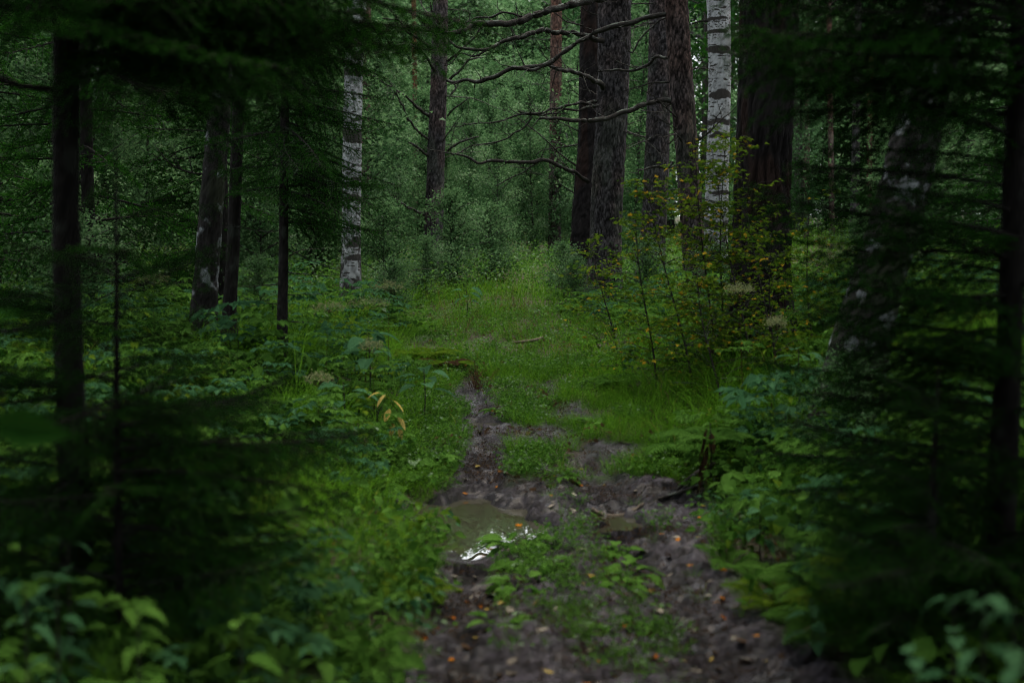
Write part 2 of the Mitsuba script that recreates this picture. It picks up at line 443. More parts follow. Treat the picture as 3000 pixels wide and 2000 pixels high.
def table(x, y, gx, gy, g):
    u, v = (x - gx[0]) / (gx[1] - gx[0]), (y - gy[0]) / (gy[1] - gy[0])
    i, j = min(max(int(u), 0), len(gx) - 2), min(max(int(v), 0), len(gy) - 2)
    u, v = min(max(u - i, 0), 1), min(max(v - j, 0), 1)
    return float((g[i, j] * (1 - v) + g[i, j + 1] * v) * (1 - u) + (g[i + 1, j] * (1 - v) + g[i + 1, j + 1] * v) * u)


def ground_at(x, y):
    return table(x, y, _gx, _gy, _G)


def bare_at(x, y):
    return table(x, y, _GX, _GY, _GM) if -3 < x < 3 and 2 < y < 16 else 0.0

# ---------------------------------------------------------------- where the trunks and the bare limbs run: (x, y, z, radius) from the foot up
TRUNKS = {
    'spruceL': [(-1.58, 5.10, 0.08, 0.068), (-1.59, 5.13, 0.47, 0.060), (-1.62, 5.18, 1.19, 0.053), (-1.63, 5.23, 1.82, 0.049), (-1.63, 5.28, 2.49, 0.049)],
    'saplingL': [(-1.27, 4.53, 0.49, 0.013), (-1.28, 4.59, 1.24, 0.010), (-1.28, 4.62, 1.74, 0.006)],
    'birch_far1': [(-7.24, 24.01, 0.87, 0.125), (-7.20, 24.14, 2.63, 0.118), (-7.13, 24.21, 3.51, 0.110), (-7.06, 24.31, 4.82, 0.103)],
    'birch_far2': [(-10.89, 38.05, 0.90, 0.105), (-10.89, 38.31, 4.38, 0.093), (-10.85, 38.52, 7.17, 0.081)],
    'aspenL': [(-2.83, 12.96, 0.53, 0.123), (-2.75, 13.05, 1.84, 0.111), (-2.67, 13.13, 2.83, 0.103), (-2.64, 13.20, 3.74, 0.099)],
    'thinL': [(-2.50, 12.46, 0.57, 0.061), (-2.45, 12.53, 1.52, 0.057), (-2.41, 12.61, 2.59, 0.054), (-2.39, 12.65, 3.09, 0.050)],
    'spruceMid': [(-1.94, 11.97, 0.68, 0.046), (-1.93, 12.02, 1.38, 0.042), (-1.92, 12.10, 2.48, 0.037), (-1.91, 12.14, 3.03, 0.033)],
    'birchL': [(-2.04, 17.98, 0.61, 0.132), (-2.03, 18.09, 2.09, 0.121), (-2.01, 18.19, 3.47, 0.121), (-1.95, 18.28, 4.68, 0.121)],
    'pineBehind': [(-3.27, 31.98, 0.14, 0.118), (-3.29, 32.16, 2.58, 0.108), (-3.27, 32.44, 6.29, 0.098)],
    'pineThin': [(-3.76, 28.99, 0.36, 0.115), (-3.71, 29.17, 2.84, 0.107), (-3.67, 29.34, 5.05, 0.098)],
    'pine11': [(-1.46, 26.00, 0.69, 0.183), (-1.40, 26.16, 2.71, 0.167), (-1.34, 26.29, 4.46, 0.151), (-1.31, 26.40, 6.04, 0.143)],
    'pine12': [(1.07, 36.02, 0.50, 0.176), (1.09, 36.22, 3.14, 0.160), (1.11, 36.38, 5.34, 0.154), (1.12, 36.56, 7.75, 0.143)],
    'pine13': [(1.04, 21.99, 0.59, 0.202), (1.10, 22.08, 1.87, 0.175), (1.19, 22.18, 3.21, 0.168), (1.21, 22.34, 5.36, 0.162)],
    'pine14': [(1.26, 19.58, 0.61, 0.258), (1.30, 19.68, 1.96, 0.222), (1.39, 19.81, 3.63, 0.222), (1.42, 19.90, 4.95, 0.234)],
    'pine15': [(2.22, 23.00, 0.76, 0.232), (2.30, 23.09, 1.88, 0.211), (2.37, 23.22, 3.64, 0.197), (2.41, 23.36, 5.53, 0.190)],
    'pine16': [(2.21, 16.97, 0.61, 0.146), (2.16, 17.04, 1.55, 0.135), (2.09, 17.12, 2.59, 0.140), (2.01, 17.20, 3.62, 0.146), (1.96, 17.26, 4.51, 0.146)],
    'birchR': [(2.63, 18.48, 0.58, 0.159), (2.67, 18.61, 2.39, 0.153), (2.70, 18.69, 3.52, 0.153), (2.68, 18.79, 4.76, 0.153)],
    'bigdark': [(2.17, 12.46, 0.61, 0.306), (2.19, 12.50, 1.18, 0.256), (2.20, 12.56, 1.94, 0.249), (2.24, 12.63, 2.90, 0.253), (2.27, 12.69, 3.74, 0.260)],
    'leanBirch': [(2.08, 8.93, 0.34, 0.207), (2.27, 8.99, 1.16, 0.172), (2.41, 9.03, 1.63, 0.163), (2.57, 9.07, 2.26, 0.152), (2.68, 9.11, 2.67, 0.138)],
    'spruceR': [(1.81, 5.23, 0.47, 0.061), (1.85, 5.28, 1.18, 0.050), (1.88, 5.34, 1.99, 0.045), (1.90, 5.38, 2.51, 0.041)],
    'farR1': [(7.94, 33.08, 1.40, 0.111), (7.97, 33.20, 3.01, 0.101), (8.00, 33.35, 5.03, 0.091)],
    'farR2': [(9.28, 45.10, 1.33, 0.110), (9.31, 45.37, 4.90, 0.103), (9.28, 45.58, 7.64, 0.096)],
    'farO1': [(-3.25, 48.07, 0.72, 0.088), (-3.28, 48.51, 6.58, 0.081), (-3.32, 48.72, 9.51, 0.081)],
    'farO2': [(12.53, 50.12, 1.30, 0.107), (12.61, 50.53, 6.79, 0.092), (12.66, 50.69, 8.93, 0.092)],
    'farO3': [(9.44, 42.10, 1.34, 0.090), (9.41, 42.35, 4.68, 0.084), (9.37, 42.60, 8.01, 0.077)],
    'farL1': [(-10.45, 30.03, 0.87, 0.110), (-10.43, 30.25, 3.80, 0.101), (-10.39, 30.45, 6.55, 0.092)],
}
LIMBS = {
    'A': [(1.84, 17.24, 4.24, 0.034), (1.53, 17.24, 4.18, 0.034), (1.17, 17.23, 4.08, 0.034), (0.80, 17.22, 3.91, 0.031), (0.57, 17.21, 3.75, 0.031), (0.39, 17.20, 3.62, 0.031), (0.02, 17.29, 3.57, 0.031), (-0.24, 17.39, 3.49, 0.029), (-0.40, 17.49, 3.47, 0.026), (-0.62, 17.59, 3.47, 0.024), (-0.81, 17.69, 3.49, 0.019)],
    'A2': [(0.39, 17.20, 3.62, 0.021), (0.20, 17.19, 3.55, 0.023), (0.02, 17.20, 3.60, 0.018), (-0.02, 17.20, 3.61, 0.010)],
    'B': [(1.24, 19.65, 4.24, 0.039), (1.02, 19.45, 4.27, 0.038), (0.72, 19.25, 4.30, 0.035), (0.43, 19.05, 4.29, 0.035), (0.14, 18.85, 4.20, 0.031), (-0.15, 18.74, 4.09, 0.028), (-0.37, 18.63, 3.98, 0.025), (-0.65, 18.63, 4.02, 0.020), (-0.77, 18.64, 4.07, 0.017), (-0.88, 18.65, 4.23, 0.014), (-0.99, 18.66, 4.35, 0.011), (-1.05, 18.67, 4.58, 0.008)],
    'B2': [(-0.32, 18.63, 3.98, 0.014), (-0.51, 18.62, 3.91, 0.014), (-0.65, 18.63, 3.95, 0.011), (-0.77, 18.62, 3.82, 0.008), (-0.88, 18.61, 3.78, 0.006)],
    'C': [(1.56, 19.60, 4.93, 0.059), (1.23, 19.09, 4.75, 0.058), (0.86, 18.57, 4.58, 0.056), (0.52, 18.26, 4.45, 0.052), (0.24, 18.05, 4.32, 0.049), (-0.09, 17.84, 4.20, 0.043), (-0.41, 17.74, 4.19, 0.037), (-0.62, 17.63, 4.10, 0.032), (-0.77, 17.53, 4.04, 0.024), (-1.04, 17.53, 4.08, 0.019), (-1.24, 17.43, 4.09, 0.016), (-1.45, 17.43, 4.10, 0.011)],
    'C2': [(0.40, 18.06, 4.38, 0.016), (0.13, 18.05, 4.32, 0.016), (-0.09, 18.06, 4.37, 0.014), (-0.25, 18.05, 4.32, 0.014), (-0.52, 18.05, 4.29, 0.011), (-0.63, 18.05, 4.24, 0.008)],
    'D': [(1.92, 17.16, 3.17, 0.034), (1.82, 17.17, 3.20, 0.034), (1.62, 17.06, 3.17, 0.031), (1.36, 16.96, 3.06, 0.031), (1.15, 16.85, 2.99, 0.031), (0.93, 16.75, 2.93, 0.030), (0.78, 16.65, 2.93, 0.028), (0.58, 16.65, 2.94, 0.023), (0.46, 16.65, 2.96, 0.020), (0.30, 16.65, 2.94, 0.018)],
    'E': [(1.15, 19.59, 3.39, 0.024), (0.96, 19.39, 3.39, 0.024), (0.78, 19.18, 3.34, 0.020), (0.54, 19.08, 3.28, 0.020), (0.37, 18.97, 3.22, 0.017), (0.17, 18.97, 3.21, 0.014), (0.08, 18.97, 3.23, 0.012)],
    'E2': [(1.16, 19.58, 3.34, 0.021), (0.90, 19.28, 3.30, 0.018), (0.60, 19.18, 3.25, 0.015), (0.37, 19.07, 3.20, 0.014), (0.14, 18.97, 3.20, 0.014), (-0.15, 18.97, 3.12, 0.012), (-0.38, 18.96, 3.06, 0.009), (-0.78, 18.96, 3.04, 0.006)],
    'E3': [(0.28, 18.97, 3.16, 0.012), (0.08, 18.96, 2.98, 0.012), (-0.21, 18.94, 2.83, 0.012), (-0.52, 18.94, 2.78, 0.009), (-0.78, 18.93, 2.66, 0.009)],
    'F': [(1.05, 19.61, 2.33, 0.030), (0.85, 19.32, 2.43, 0.029), (0.66, 19.12, 2.51, 0.029), (0.37, 19.03, 2.58, 0.029), (0.02, 18.92, 2.56, 0.026), (-0.26, 18.82, 2.55, 0.023), (-0.43, 18.72, 2.57, 0.020), (-0.60, 18.73, 2.63, 0.017), (-0.77, 18.63, 2.66, 0.011), (-1.00, 18.63, 2.70, 0.008)],
    'F2': [(0.37, 19.03, 2.58, 0.012), (0.14, 19.02, 2.45, 0.009), (-0.09, 19.01, 2.32, 0.009), (-0.21, 19.00, 2.26, 0.006)],
    'G': [(1.24, 19.60, 3.61, 0.039), (1.05, 18.80, 3.63, 0.034), (0.85, 18.20, 3.63, 0.030), (0.61, 17.80, 3.64, 0.027), (0.45, 17.40, 3.62, 0.021)],
    'H': [(1.92, 17.21, 3.74, 0.023), (1.76, 17.41, 3.75, 0.021), (1.62, 17.60, 3.67, 0.021), (1.49, 17.70, 3.62, 0.019), (1.36, 17.70, 3.61, 0.016), (1.21, 17.80, 3.64, 0.013), (1.05, 17.80, 3.61, 0.008)],
    'I': [(1.90, 17.55, 4.29, 0.013), (1.72, 17.54, 4.14, 0.011), (1.56, 17.53, 3.98, 0.011), (1.45, 17.51, 3.82, 0.011), (1.37, 17.53, 3.98, 0.008)],
    'K': [(1.92, 17.11, 2.46, 0.018), (1.78, 17.01, 2.41, 0.018), (1.68, 17.01, 2.40, 0.018), (1.49, 16.90, 2.37, 0.010)],
    'S1': [(-1.16, 26.29, 4.46, 0.016), (-1.04, 26.27, 4.30, 0.016), (-1.23, 26.26, 4.10, 0.006), (-1.40, 26.26, 4.08, 0.006)],
    'L1': [(-1.48, 26.33, 5.01, 0.032), (-1.71, 26.14, 5.14, 0.028), (-1.93, 25.95, 5.31, 0.024), (-2.11, 25.76, 5.44, 0.016), (-2.28, 25.56, 5.45, 0.012)],
    'L2': [(-1.40, 26.28, 4.42, 0.032), (-1.50, 26.01, 4.74, 0.031), (-1.69, 25.82, 4.93, 0.027), (-1.91, 25.62, 5.00, 0.019), (-2.21, 25.52, 4.91, 0.015), (-2.42, 25.31, 4.77, 0.011)],
    'L3': [(-1.50, 26.23, 3.74, 0.032), (-1.70, 25.94, 3.88, 0.028), (-1.91, 25.66, 4.08, 0.023), (-2.09, 25.46, 4.18, 0.019), (-2.27, 25.27, 4.27, 0.015), (-2.47, 25.08, 4.40, 0.011)],
    'L4': [(-1.48, 26.20, 3.31, 0.028), (-1.70, 25.91, 3.48, 0.024), (-1.91, 25.63, 3.77, 0.019), (-2.05, 25.46, 4.10, 0.015), (-2.15, 25.27, 4.27, 0.011)],
    'L5': [(-1.48, 26.18, 3.03, 0.028), (-1.66, 25.89, 3.13, 0.024), (-1.83, 25.60, 3.27, 0.016)],
    'L6': [(-1.52, 26.10, 1.96, 0.028), (-1.78, 25.81, 2.07, 0.024), (-1.99, 25.51, 2.18, 0.019), (-2.13, 25.32, 2.29, 0.012)],
    'M1': [(-1.18, 26.31, 4.78, 0.024), (-0.92, 26.12, 4.95, 0.024), (-0.68, 26.04, 5.17, 0.020), (-0.52, 25.95, 5.35, 0.016), (-0.20, 25.95, 5.39, 0.012)],
    'M2': [(-1.18, 26.28, 4.42, 0.024), (-0.92, 26.10, 4.59, 0.024), (-0.72, 26.01, 4.78, 0.020), (-0.52, 25.91, 4.80, 0.012)],
    'M3': [(-1.18, 26.24, 3.78, 0.020), (-1.00, 26.05, 3.92, 0.016), (-0.79, 25.96, 4.07, 0.012)],
    'M4': [(-1.18, 26.18, 3.11, 0.024), (-0.92, 26.00, 3.29, 0.024), (-0.60, 25.90, 3.37, 0.012)],
}


def climb(pts, top, tip=0.35, step=0.03):
    """The trunk's line from below the ground up to the height top: fine where it is seen, coarse above."""
    p = [list(q) for q in pts]
    x, y, z, r = p[0]
    g = ground_at(x, y)
    if z > g - 0.05:
        k = (z - g + 0.1) / max(p[1][2] - z, 0.1)
        p.insert(0, [x - (p[1][0] - x) * k * 0.7, y, g - 0.1, r * 1.06])
    fine = spline(p, step)
    a, b = np.array(p[-2]), np.array(p[-1])
    d = (b - a)[:3] / (b - a)[2]
    up = []
    for s in np.linspace(0.12, 1, 9):
        h = (top - b[2]) * s
        up.append([b[0] + d[0] * h * (1 - 0.4 * s), b[1] + d[1] * h * (1 - 0.4 * s), b[2] + h, b[3] * (1 - (1 - tip) * s)])
    return np.vstack([fine, up])


def flared(p, amount=0.35, reach=0.35):
    g = p[0, 2] + 0.1
    p = p.copy()
    p[:, 3] *= 1 + amount * np.exp(-np.clip(p[:, 2] - g, 0, None) / reach)
    return p


# ---- spruce boughs (shared by every spruce): wood and needles
def needles_along(mesh, rng, segs, per, length, width, cls, flat=0.5):
    """Needles on every twig segment (start, end)."""
    a, b = np.array([s[0] for s in segs]), np.array([s[1] for s in segs])
    n = np.maximum(2, (np.linalg.norm(b - a, axis=1) * per).astype(int))
    k = np.repeat(np.arange(len(segs)), n)
    t = rng.random(len(k))[:, None]
    d = unit(b - a)[k]
    r = rng.normal(size=(len(k), 3))
    r[:, 2] = r[:, 2] * flat + 0.25
    r = unit(r - d * (r * d).sum(1, keepdims=True))
    out = unit(d * 0.75 + r * 0.8)
    P = a[k] * (1 - t) + b[k] * t
    S = unit(np.cross(out, rng.normal(size=(len(k), 3)))) * width / 2
    L = length * rng.uniform(0.7, 1.15, (len(k), 1))
    v = np.stack([P - S, P + S, P + out * L], 1).reshape(-1, 3)
    tone = np.clip(rng.normal(0.4, 0.22, len(k)) + 0.25 * (t[:, 0] - 0.5), 0, 1)
    uv = np.repeat(np.stack([tone, np.full(len(k), cls + 0.5)], 1), 3, axis=0)
    mesh.add(v, np.arange(len(v)).reshape(-1, 3), uv)


def bough(seed, sag=0.22, lift=0.10, thick=0.011, width=0.5, twigs=19, per=260, hang=0.35, nl=0.019, nw=0.0042):
    rng = np.random.default_rng(seed)
    s = np.linspace(0, 1, 9)
    ph = rng.uniform(0, 6)
    axis = np.stack([s, 0.035 * np.sin(s * 4 + ph), 0.12 * s - sag * s ** 1.6 + lift * s ** 3], 1)
    wood, needles = Mesh(), Mesh()
    tube(wood, np.hstack([axis, (thick * (1 - 0.85 * s))[:, None]]), 5)
    segs = []
    at = lambda t: np.array([np.interp(t, s, axis[:, k]) for k in range(3)])
    for i in range(twigs):
        for side in (-1, 1):
            t = 0.03 + 0.97 * (i + rng.uniform(0, 0.8)) / twigs
            if t > 0.985 or rng.random() < 0.07:
                continue
            L = (width * (1 - t) ** 0.75 + 0.05) * rng.uniform(0.65, 1.1)
            ang = math.radians(rng.uniform(40, 62))
            d = unit([math.cos(ang), side * math.sin(ang), 0.12 - 0.1 * rng.random()])
            p0 = at(t)
            pts = [p0]
            for k in range(1, 4):
                u = k / 3
                pts.append(p0 + d * L * u - Z * hang * L * u ** 1.7)
            pts = np.array(pts)
            tube(wood, np.hstack([pts, np.array([[0.0036], [0.003], [0.002], [0.001]])]), 3)
            segs += [(pts[k], pts[k + 1]) for k in range(3)]
            m = int(L / 0.055)
            for k in range(m):
                u = (k + rng.random()) / m
                if u < 0.15:
                    continue
                q = p0 + d * L * u - Z * hang * L * u ** 1.7
                sd = 1 if k % 2 else -1
                d2 = unit(d + sd * 0.9 * np.array([-d[1], d[0], 0]) * rng.uniform(0.7, 1.2) - Z * rng.uniform(0.2, 0.7))
                l2 = min(0.14, L * 0.5) * (1 - 0.6 * u) * rng.uniform(0.6, 1.1)
                segs.append((q, q + d2 * l2))
    segs += [(axis[k], axis[k + 1]) for k in range(3, 8)]
    needles_along(needles, rng, segs, per, nl, nw, 4)
    return wood, needles


BOUGHS = []
for name, kw in (('spruce_bough', dict(seed=1)), ('spruce_bough', dict(seed=2, sag=0.38, lift=0.22, hang=0.6)), ('spruce_bough', dict(seed=3, sag=0.05, lift=0.12, hang=0.25)),
                 ('spruce_bough', dict(seed=4, sag=0.30, width=0.38, hang=0.65))):
    w, nd = bough(**kw)
    BOUGHS.append(group_of(numbered(name + '_shape'), twig=w.ply('spruce_bark', smooth=True), needles=nd.ply('needles')))
w, nd = bough(seed=9, twigs=10, per=46, nl=0.045, nw=0.014)          # coarse, for trees farther off
FAR_BOUGH = group_of('far_bough_shape', twig=w.ply('spruce_bark', smooth=True), needles=nd.ply('needles'))


def bare_limb(mesh, rng, start, az, el, length, r, forks=3):
    """A dead limb with a few crooked twigs."""
    d = np.array([math.cos(math.radians(az)) * math.cos(math.radians(el)), math.sin(math.radians(az)) * math.cos(math.radians(el)), math.sin(math.radians(el))])
    pts, p = [], np.array(start, float)
    n = 6
    for k in range(n):
        pts.append([*p, r * (1 - 0.8 * k / (n - 1))])
        d = unit(d + rng.normal(size=3) * 0.17 + Z * 0.04)
        p = p + d * length / (n - 1)
    tube(mesh, pts, 5, step=0.08)
    for _ in range(forks):
        k = rng.integers(1, n - 1)
        q = np.array(pts[k])
        bd = unit(d + rng.normal(size=3) * 0.7)
        l2 = length * rng.uniform(0.15, 0.4)
        tube(mesh, [[*q[:3], q[3] * 0.6], [*(q[:3] + bd * l2 * 0.5 + rng.normal(size=3) * 0.02), q[3] * 0.45], [*(q[:3] + bd * l2 + Z * 0.03), q[3] * 0.2]], 4)


# ---- the crowns of tall trees, mostly above the frame
def tuft_crown(seed, n, zlo, zhi, rad, leaf, wid, cls, clumps=60, flat=0.5):
    """Clumps of needles or leaves on boughs spread through a crown of unit-free real size."""
    rng = np.random.default_rng(seed)
    m, wood = Mesh(), Mesh()
    per = n // clumps
    for c in range(clumps):
        h = rng.random()
        az, rr = rng.uniform(0, 2 * np.pi), rad * (0.35 + 0.65 * math.sqrt(rng.random())) * (1 - 0.75 * h ** 1.5)
        cen = np.array([math.cos(az) * rr, math.sin(az) * rr, zlo + (zhi - zlo) * h])
        tube(wood, [[0, 0, cen[2] - 0.25 * rr, 0.035], [*(cen * [0.5, 0.5, 1] - Z * 0.05), 0.022], [*cen, 0.008]], 4)
        P = cen + rng.normal(size=(per, 3)) * np.array([1, 1, flat]) * rad * 0.16
        D = rand_dirs(rng, per, 0.1)
        N = rand_dirs(rng, per, 1.0)
        m.add(*leaves(P, D, N, leaf * rng.uniform(0.6, 1.2, per), wid, np.clip(rng.normal(0.45, 0.22, per), 0, 1), cls))
    return wood, m


w, m = tuft_crown(21, 2800, 10.5, 16.5, 1.7, 0.20, 0.075, 11, 56)
PINE_CROWN = group_of('pine_crown_shape', twig=w.ply('twig_bark', smooth=True), needles=m.ply('needles'))
w, m = tuft_crown(22, 4500, 8.5, 15.0, 1.6, 0.085, 0.065, 0, 90, 0.7)
WIDE_PINE, WIDE_LEAFY = 'wide_pine_crown_shape', 'wide_leafy_crown_shape'
LEAFY_CROWN = group_of('leafy_crown_shape', twig=w.ply('twig_bark', smooth=True), leaves=m.ply('foliage'))

w, m = tuft_crown(23, 4600, 7.5, 16.0, 2.8, 0.24, 0.09, 11, 84)
group_of(WIDE_PINE, twig=w.ply('twig_bark', smooth=True), needles=m.ply('needles'))
w, m = tuft_crown(24, 8000, 5.5, 14.5, 2.7, 0.11, 0.085, 0, 100, 0.7)
group_of(WIDE_LEAFY, twig=w.ply('twig_bark', smooth=True), leaves=m.ply('foliage'))

# ---- pines and birches along the track
PINE = 'pine'
TREES = [  # key of TRUNKS, name, label, top, bark, sides, bump(depth, wide, tall), crown, redness below and above
    ('pine14', 'pine_tree', 'stout grey pine trunk right of the track, the one most bare limbs grow from', 17, 'pine_bark', 60, (0.016, 0.085, 0.24), PINE_CROWN, (0.0, 0.08)),
    ('pine13', 'pine_tree', 'dark pine trunk standing half behind the stout grey pine', 16, 'furrowed_bark', 40, (0.014, 0.08, 0.22), PINE_CROWN, (0.0, 0.10)),
    ('pine15', 'pine_tree', 'straight grey brown pine trunk just right of the stout grey pine', 17, 'pine_bark', 44, (0.013, 0.08, 0.2), PINE_CROWN, (0.02, 0.14)),
    ('pine16', 'pine_tree', 'slightly leaning pine with reddish bark face, left of the right-hand white birch', 15, 'pine_bark', 48, (0.012, 0.07, 0.3), PINE_CROWN, (0.15, 0.34)),
    ('pine11', 'pine_tree', 'lone straight pine left of the track with dead limbs on both sides', 16, 'pine_bark', 36, (0.012, 0.085, 0.2), PINE_CROWN, (0.03, 0.2)),
    ('pine12', 'pine_tree', 'slim far pine with pinkish upper bark, between the lone pine and the stout one', 17, 'pine_bark', 20, (0.008, 0.1, 0.25), PINE_CROWN, (0.12, 0.6)),
    ('bigdark', 'pine_tree', 'thick almost black trunk with deep furrows, widest of all, beside the white birch', 18, 'furrowed_bark', 96, (0.030, 0.070, 0.55), WIDE_PINE, (0.12, 0.16)),
    ('pineBehind', 'pine_tree', 'thin reddish pine trunk just behind the left white birch', 15, 'pine_bark', 16, (0.006, 0.1, 0.25), WIDE_PINE, (0.35, 0.5)),
    ('pineThin', 'pine_tree', 'thin dark pine trunk left of the left white birch', 14, 'pine_bark', 16, (0.006, 0.1, 0.25), WIDE_PINE, (0.05, 0.2)),
    ('birchL', 'birch_tree', 'white birch left of the track, its foot black and cracked', 16, 'birch_bark', 44, (0.008, 0.07, 0.16), LEAFY_CROWN, None),
    ('birchR', 'birch_tree', 'white birch banded with black, hugging the thick dark trunk on the right', 17, 'birch_bark', 44, (0.005, 0.08, 0.12), LEAFY_CROWN, None),
    ('leanBirch', 'birch_tree', 'leaning dark birch trunk with scattered white patches behind the right spruce boughs', 9, 'old_birch_bark', 64, (0.016, 0.055, 0.16), None, None),
    ('aspenL', 'birch_tree', 'dark left trunk with white lichen patches and a brown right side', 15, 'old_birch_bark', 48, (0.010, 0.06, 0.22), WIDE_LEAFY, None),
    ('thinL', 'spruce_tree', 'slender grey trunk close to the right of the lichen-patched one', 12, 'spruce_bark', 32, (0.004, 0.05, 0.1), None, None),
    ('birch_far1', 'birch_tree', 'mottled birch trunk in the dim wood right of the foreground spruce stem', 13, 'birch_bark', 24, (0.008, 0.09, 0.2), WIDE_LEAFY, None),
    ('birch_far2', 'birch_tree', 'thin pale birch far off in the dim wood at left', 14, 'birch_bark', 16, (0.003, 0.1, 0.2), LEAFY_CROWN, None),
    ('farR1', 'pine_tree', 'slim dark trunk in the clearing at right, above the grassy meadow', 14, 'pine_bark', 16, (0.006, 0.1, 0.25), WIDE_PINE, (0.0, 0.1)),
    ('farR2', 'pine_tree', 'thin brownish pine right of the thick dark trunk, far off', 15, 'pine_bark', 14, (0.005, 0.1, 0.25), WIDE_PINE, (0.3, 0.6)),
    ('farO1', 'pine_tree', 'thin orange-barked pine stem far off, left of the lone straight pine', 15, 'pine_bark', 12, (0.004, 0.1, 0.25), PINE_CROWN, (0.3, 1.0)),
    ('farO2', 'pine_tree', 'orange-barked pine stem showing behind the boughs at upper right', 15, 'pine_bark', 12, (0.004, 0.1, 0.25), PINE_CROWN, (0.4, 1.0)),
    ('farO3', 'pine_tree', 'brown pine stem between the thin brownish pine and the orange one at right', 15, 'pine_bark', 12, (0.004, 0.1, 0.25), WIDE_PINE, (0.3, 0.7)),
    ('farL1', 'pine_tree', 'dim thin trunk at the far left edge of the wood', 14, 'pine_bark', 14, (0.005, 0.1, 0.25), WIDE_PINE, (0.05, 0.2)),
]
made = {}
rng = np.random.default_rng(5)
for key, name, text, top, bark, sides, (depth, wide, tall), crown, red in TREES:
    t = made[key] = thing(name, text, name.split('_')[0])
    line = flared(climb(TRUNKS[key], top, step=0.035 if sides >= 40 else 0.07), 0.45 if key == 'bigdark' else 0.25)
    foot = line[0, 2] + 0.1
    if red is None:
        second = lambda c, foot=foot: c[:, 2] - foot
    else:
        second = lambda c, foot=foot, red=red: np.interp(c[:, 2] - foot, [0, 2.5, 6, 9], [red[0], red[0] * 0.7 + red[1] * 0.3, red[1], max(red[1], 0.6)])
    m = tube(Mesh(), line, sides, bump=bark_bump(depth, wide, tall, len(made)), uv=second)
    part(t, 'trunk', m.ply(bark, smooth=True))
    x, y = TRUNKS[key][-1][:2]
    if crown:
        part(t, 'crown', copy_of(crown, mat((x, y, ground_at(x, y)), rng.uniform(0, 360), s=top / 16.5)))

HOLDER = {'A': 'pine16', 'A2': 'pine16', 'D': 'pine16', 'H': 'pine16', 'I': 'pine16', 'K': 'pine16',
          **dict.fromkeys(('B', 'B2', 'C', 'C2', 'E', 'E2', 'E3', 'F', 'F2', 'G'), 'pine14'),
          **dict.fromkeys(('S1', 'L1', 'L2', 'L3', 'L4', 'L5', 'L6', 'M1', 'M2', 'M3', 'M4'), 'pine11')}
FORK_OF = {'A2': 'A', 'B2': 'B', 'C2': 'C', 'E3': 'E2', 'F2': 'F'}
LIMB_KEYS = {}
rng = np.random.default_rng(8)
for key, pts in LIMBS.items():
    m = Mesh()
    p = spline(pts, 0.05)
    p[:, :3] += np.stack([meshkit.noise(p[:, :3] * 7, q) - 0.5 for q in (3, 4, 5)], 1) * [0.05, 0.05, 0.075]
    p[:, 3] *= 0.74 + 0.36 * meshkit.noise(p[:, :3] * 9, 6)
    tube(m, p, 9)
    long = np.linalg.norm(np.array(pts[0][:3]) - np.array(pts[-1][:3]))
    for k in range(int(long * 8)):                      # short dead twigs on the limb
        q = p[rng.integers(len(p) // 5, len(p))]
        d = unit(rng.normal(size=3) * [1, 0.6, 0.8] + [-0.5, 0, 0.1])
        l2 = rng.uniform(0.05, 0.22) * rng.choice([1, 1, 2.4])
        e1, e2 = q[:3] + d * l2 * 0.5, q[:3] + d * l2 + rng.normal(size=3) * 0.05 + Z * 0.03
        tube(m, [[*q[:3], min(q[3] * 0.5, 0.008)], [*e1, 0.0045], [*e2, 0.002]], 4)
    if key in FORK_OF:
        part(LIMB_KEYS[FORK_OF[key]], 'fork', m.ply('twig_bark', smooth=True))
    else:
        LIMB_KEYS[key] = part(made[HOLDER[key]], 'limb', m.ply('twig_bark', smooth=True))

# thinner dead limbs that ring the pines
for key, count, lo, hi, longest in (('pine14', 7, 2.3, 5.0, 1.3), ('pine13', 14, 2.0, 5.4, 1.6), ('pine15', 16, 1.9, 5.6, 1.5), ('pine16', 9, 2.2, 4.6, 0.9), ('pine11', 12, 2.2, 6.2, 1.4),
                                    ('pine12', 12, 3.0, 8.0, 1.6), ('pineThin', 12, 2.0, 6, 1.3), ('pineBehind', 8, 2.4, 6, 1.1), ('birchR', 3, 3.2, 4.9, 1.0), ('farR1', 6, 2.6, 5, 1.2), ('aspenL', 5, 1.8, 4.2, 0.9)):
    line = np.array(TRUNKS[key])
    for k in range(count):
        z = rng.uniform(lo, hi)
        c = [np.interp(z, line[:, 2], line[:, q]) for q in range(4)]
        az = rng.choice([rng.uniform(-60, 50), rng.uniform(130, 240)])
        m = Mesh()
        a = math.radians(az)
        bare_limb(m, rng, [c[0] + math.cos(a) * c[3] * 0.7, c[1] + math.sin(a) * c[3] * 0.7, z], az, rng.uniform(-15, 38), rng.uniform(0.4, longest), rng.uniform(0.007, 0.017), 4)
        part(made[key], 'dead_limb', m.ply('twig_bark', smooth=True))


# ---- spruces with boughs
def spruce(name, text, line, top, boughs, sides=20, bump=(0.004, 0.04, 0.08), dead=()):
    t = thing(name, text, 'spruce')
    body = flared(climb(line, top, tip=0.15, step=0.05), 0.2, 0.15)
    m = tube(Mesh(), body, sides, bump=bark_bump(*bump, 40 + len(labels)))
    part(t, 'trunk', m.ply('spruce_bark', smooth=True))
    for z, az, el, L, kind, roll in boughs:
        c = [np.interp(z, body[:, 2], body[:, q]) for q in range(3)]
        part(t, 'bough', copy_of(kind if isinstance(kind, str) else BOUGHS[kind], mat(c, az, el, roll, L)))
    r = np.random.default_rng(len(labels))
    for z, az, el, L, rad in dead:
        c = [np.interp(z, body[:, 2], body[:, q]) for q in range(3)]
        m = Mesh()
        bare_limb(m, r, c, az, el, L, rad, 2)
        part(t, 'dead_limb', m.ply('twig_bark', smooth=True))
    return t


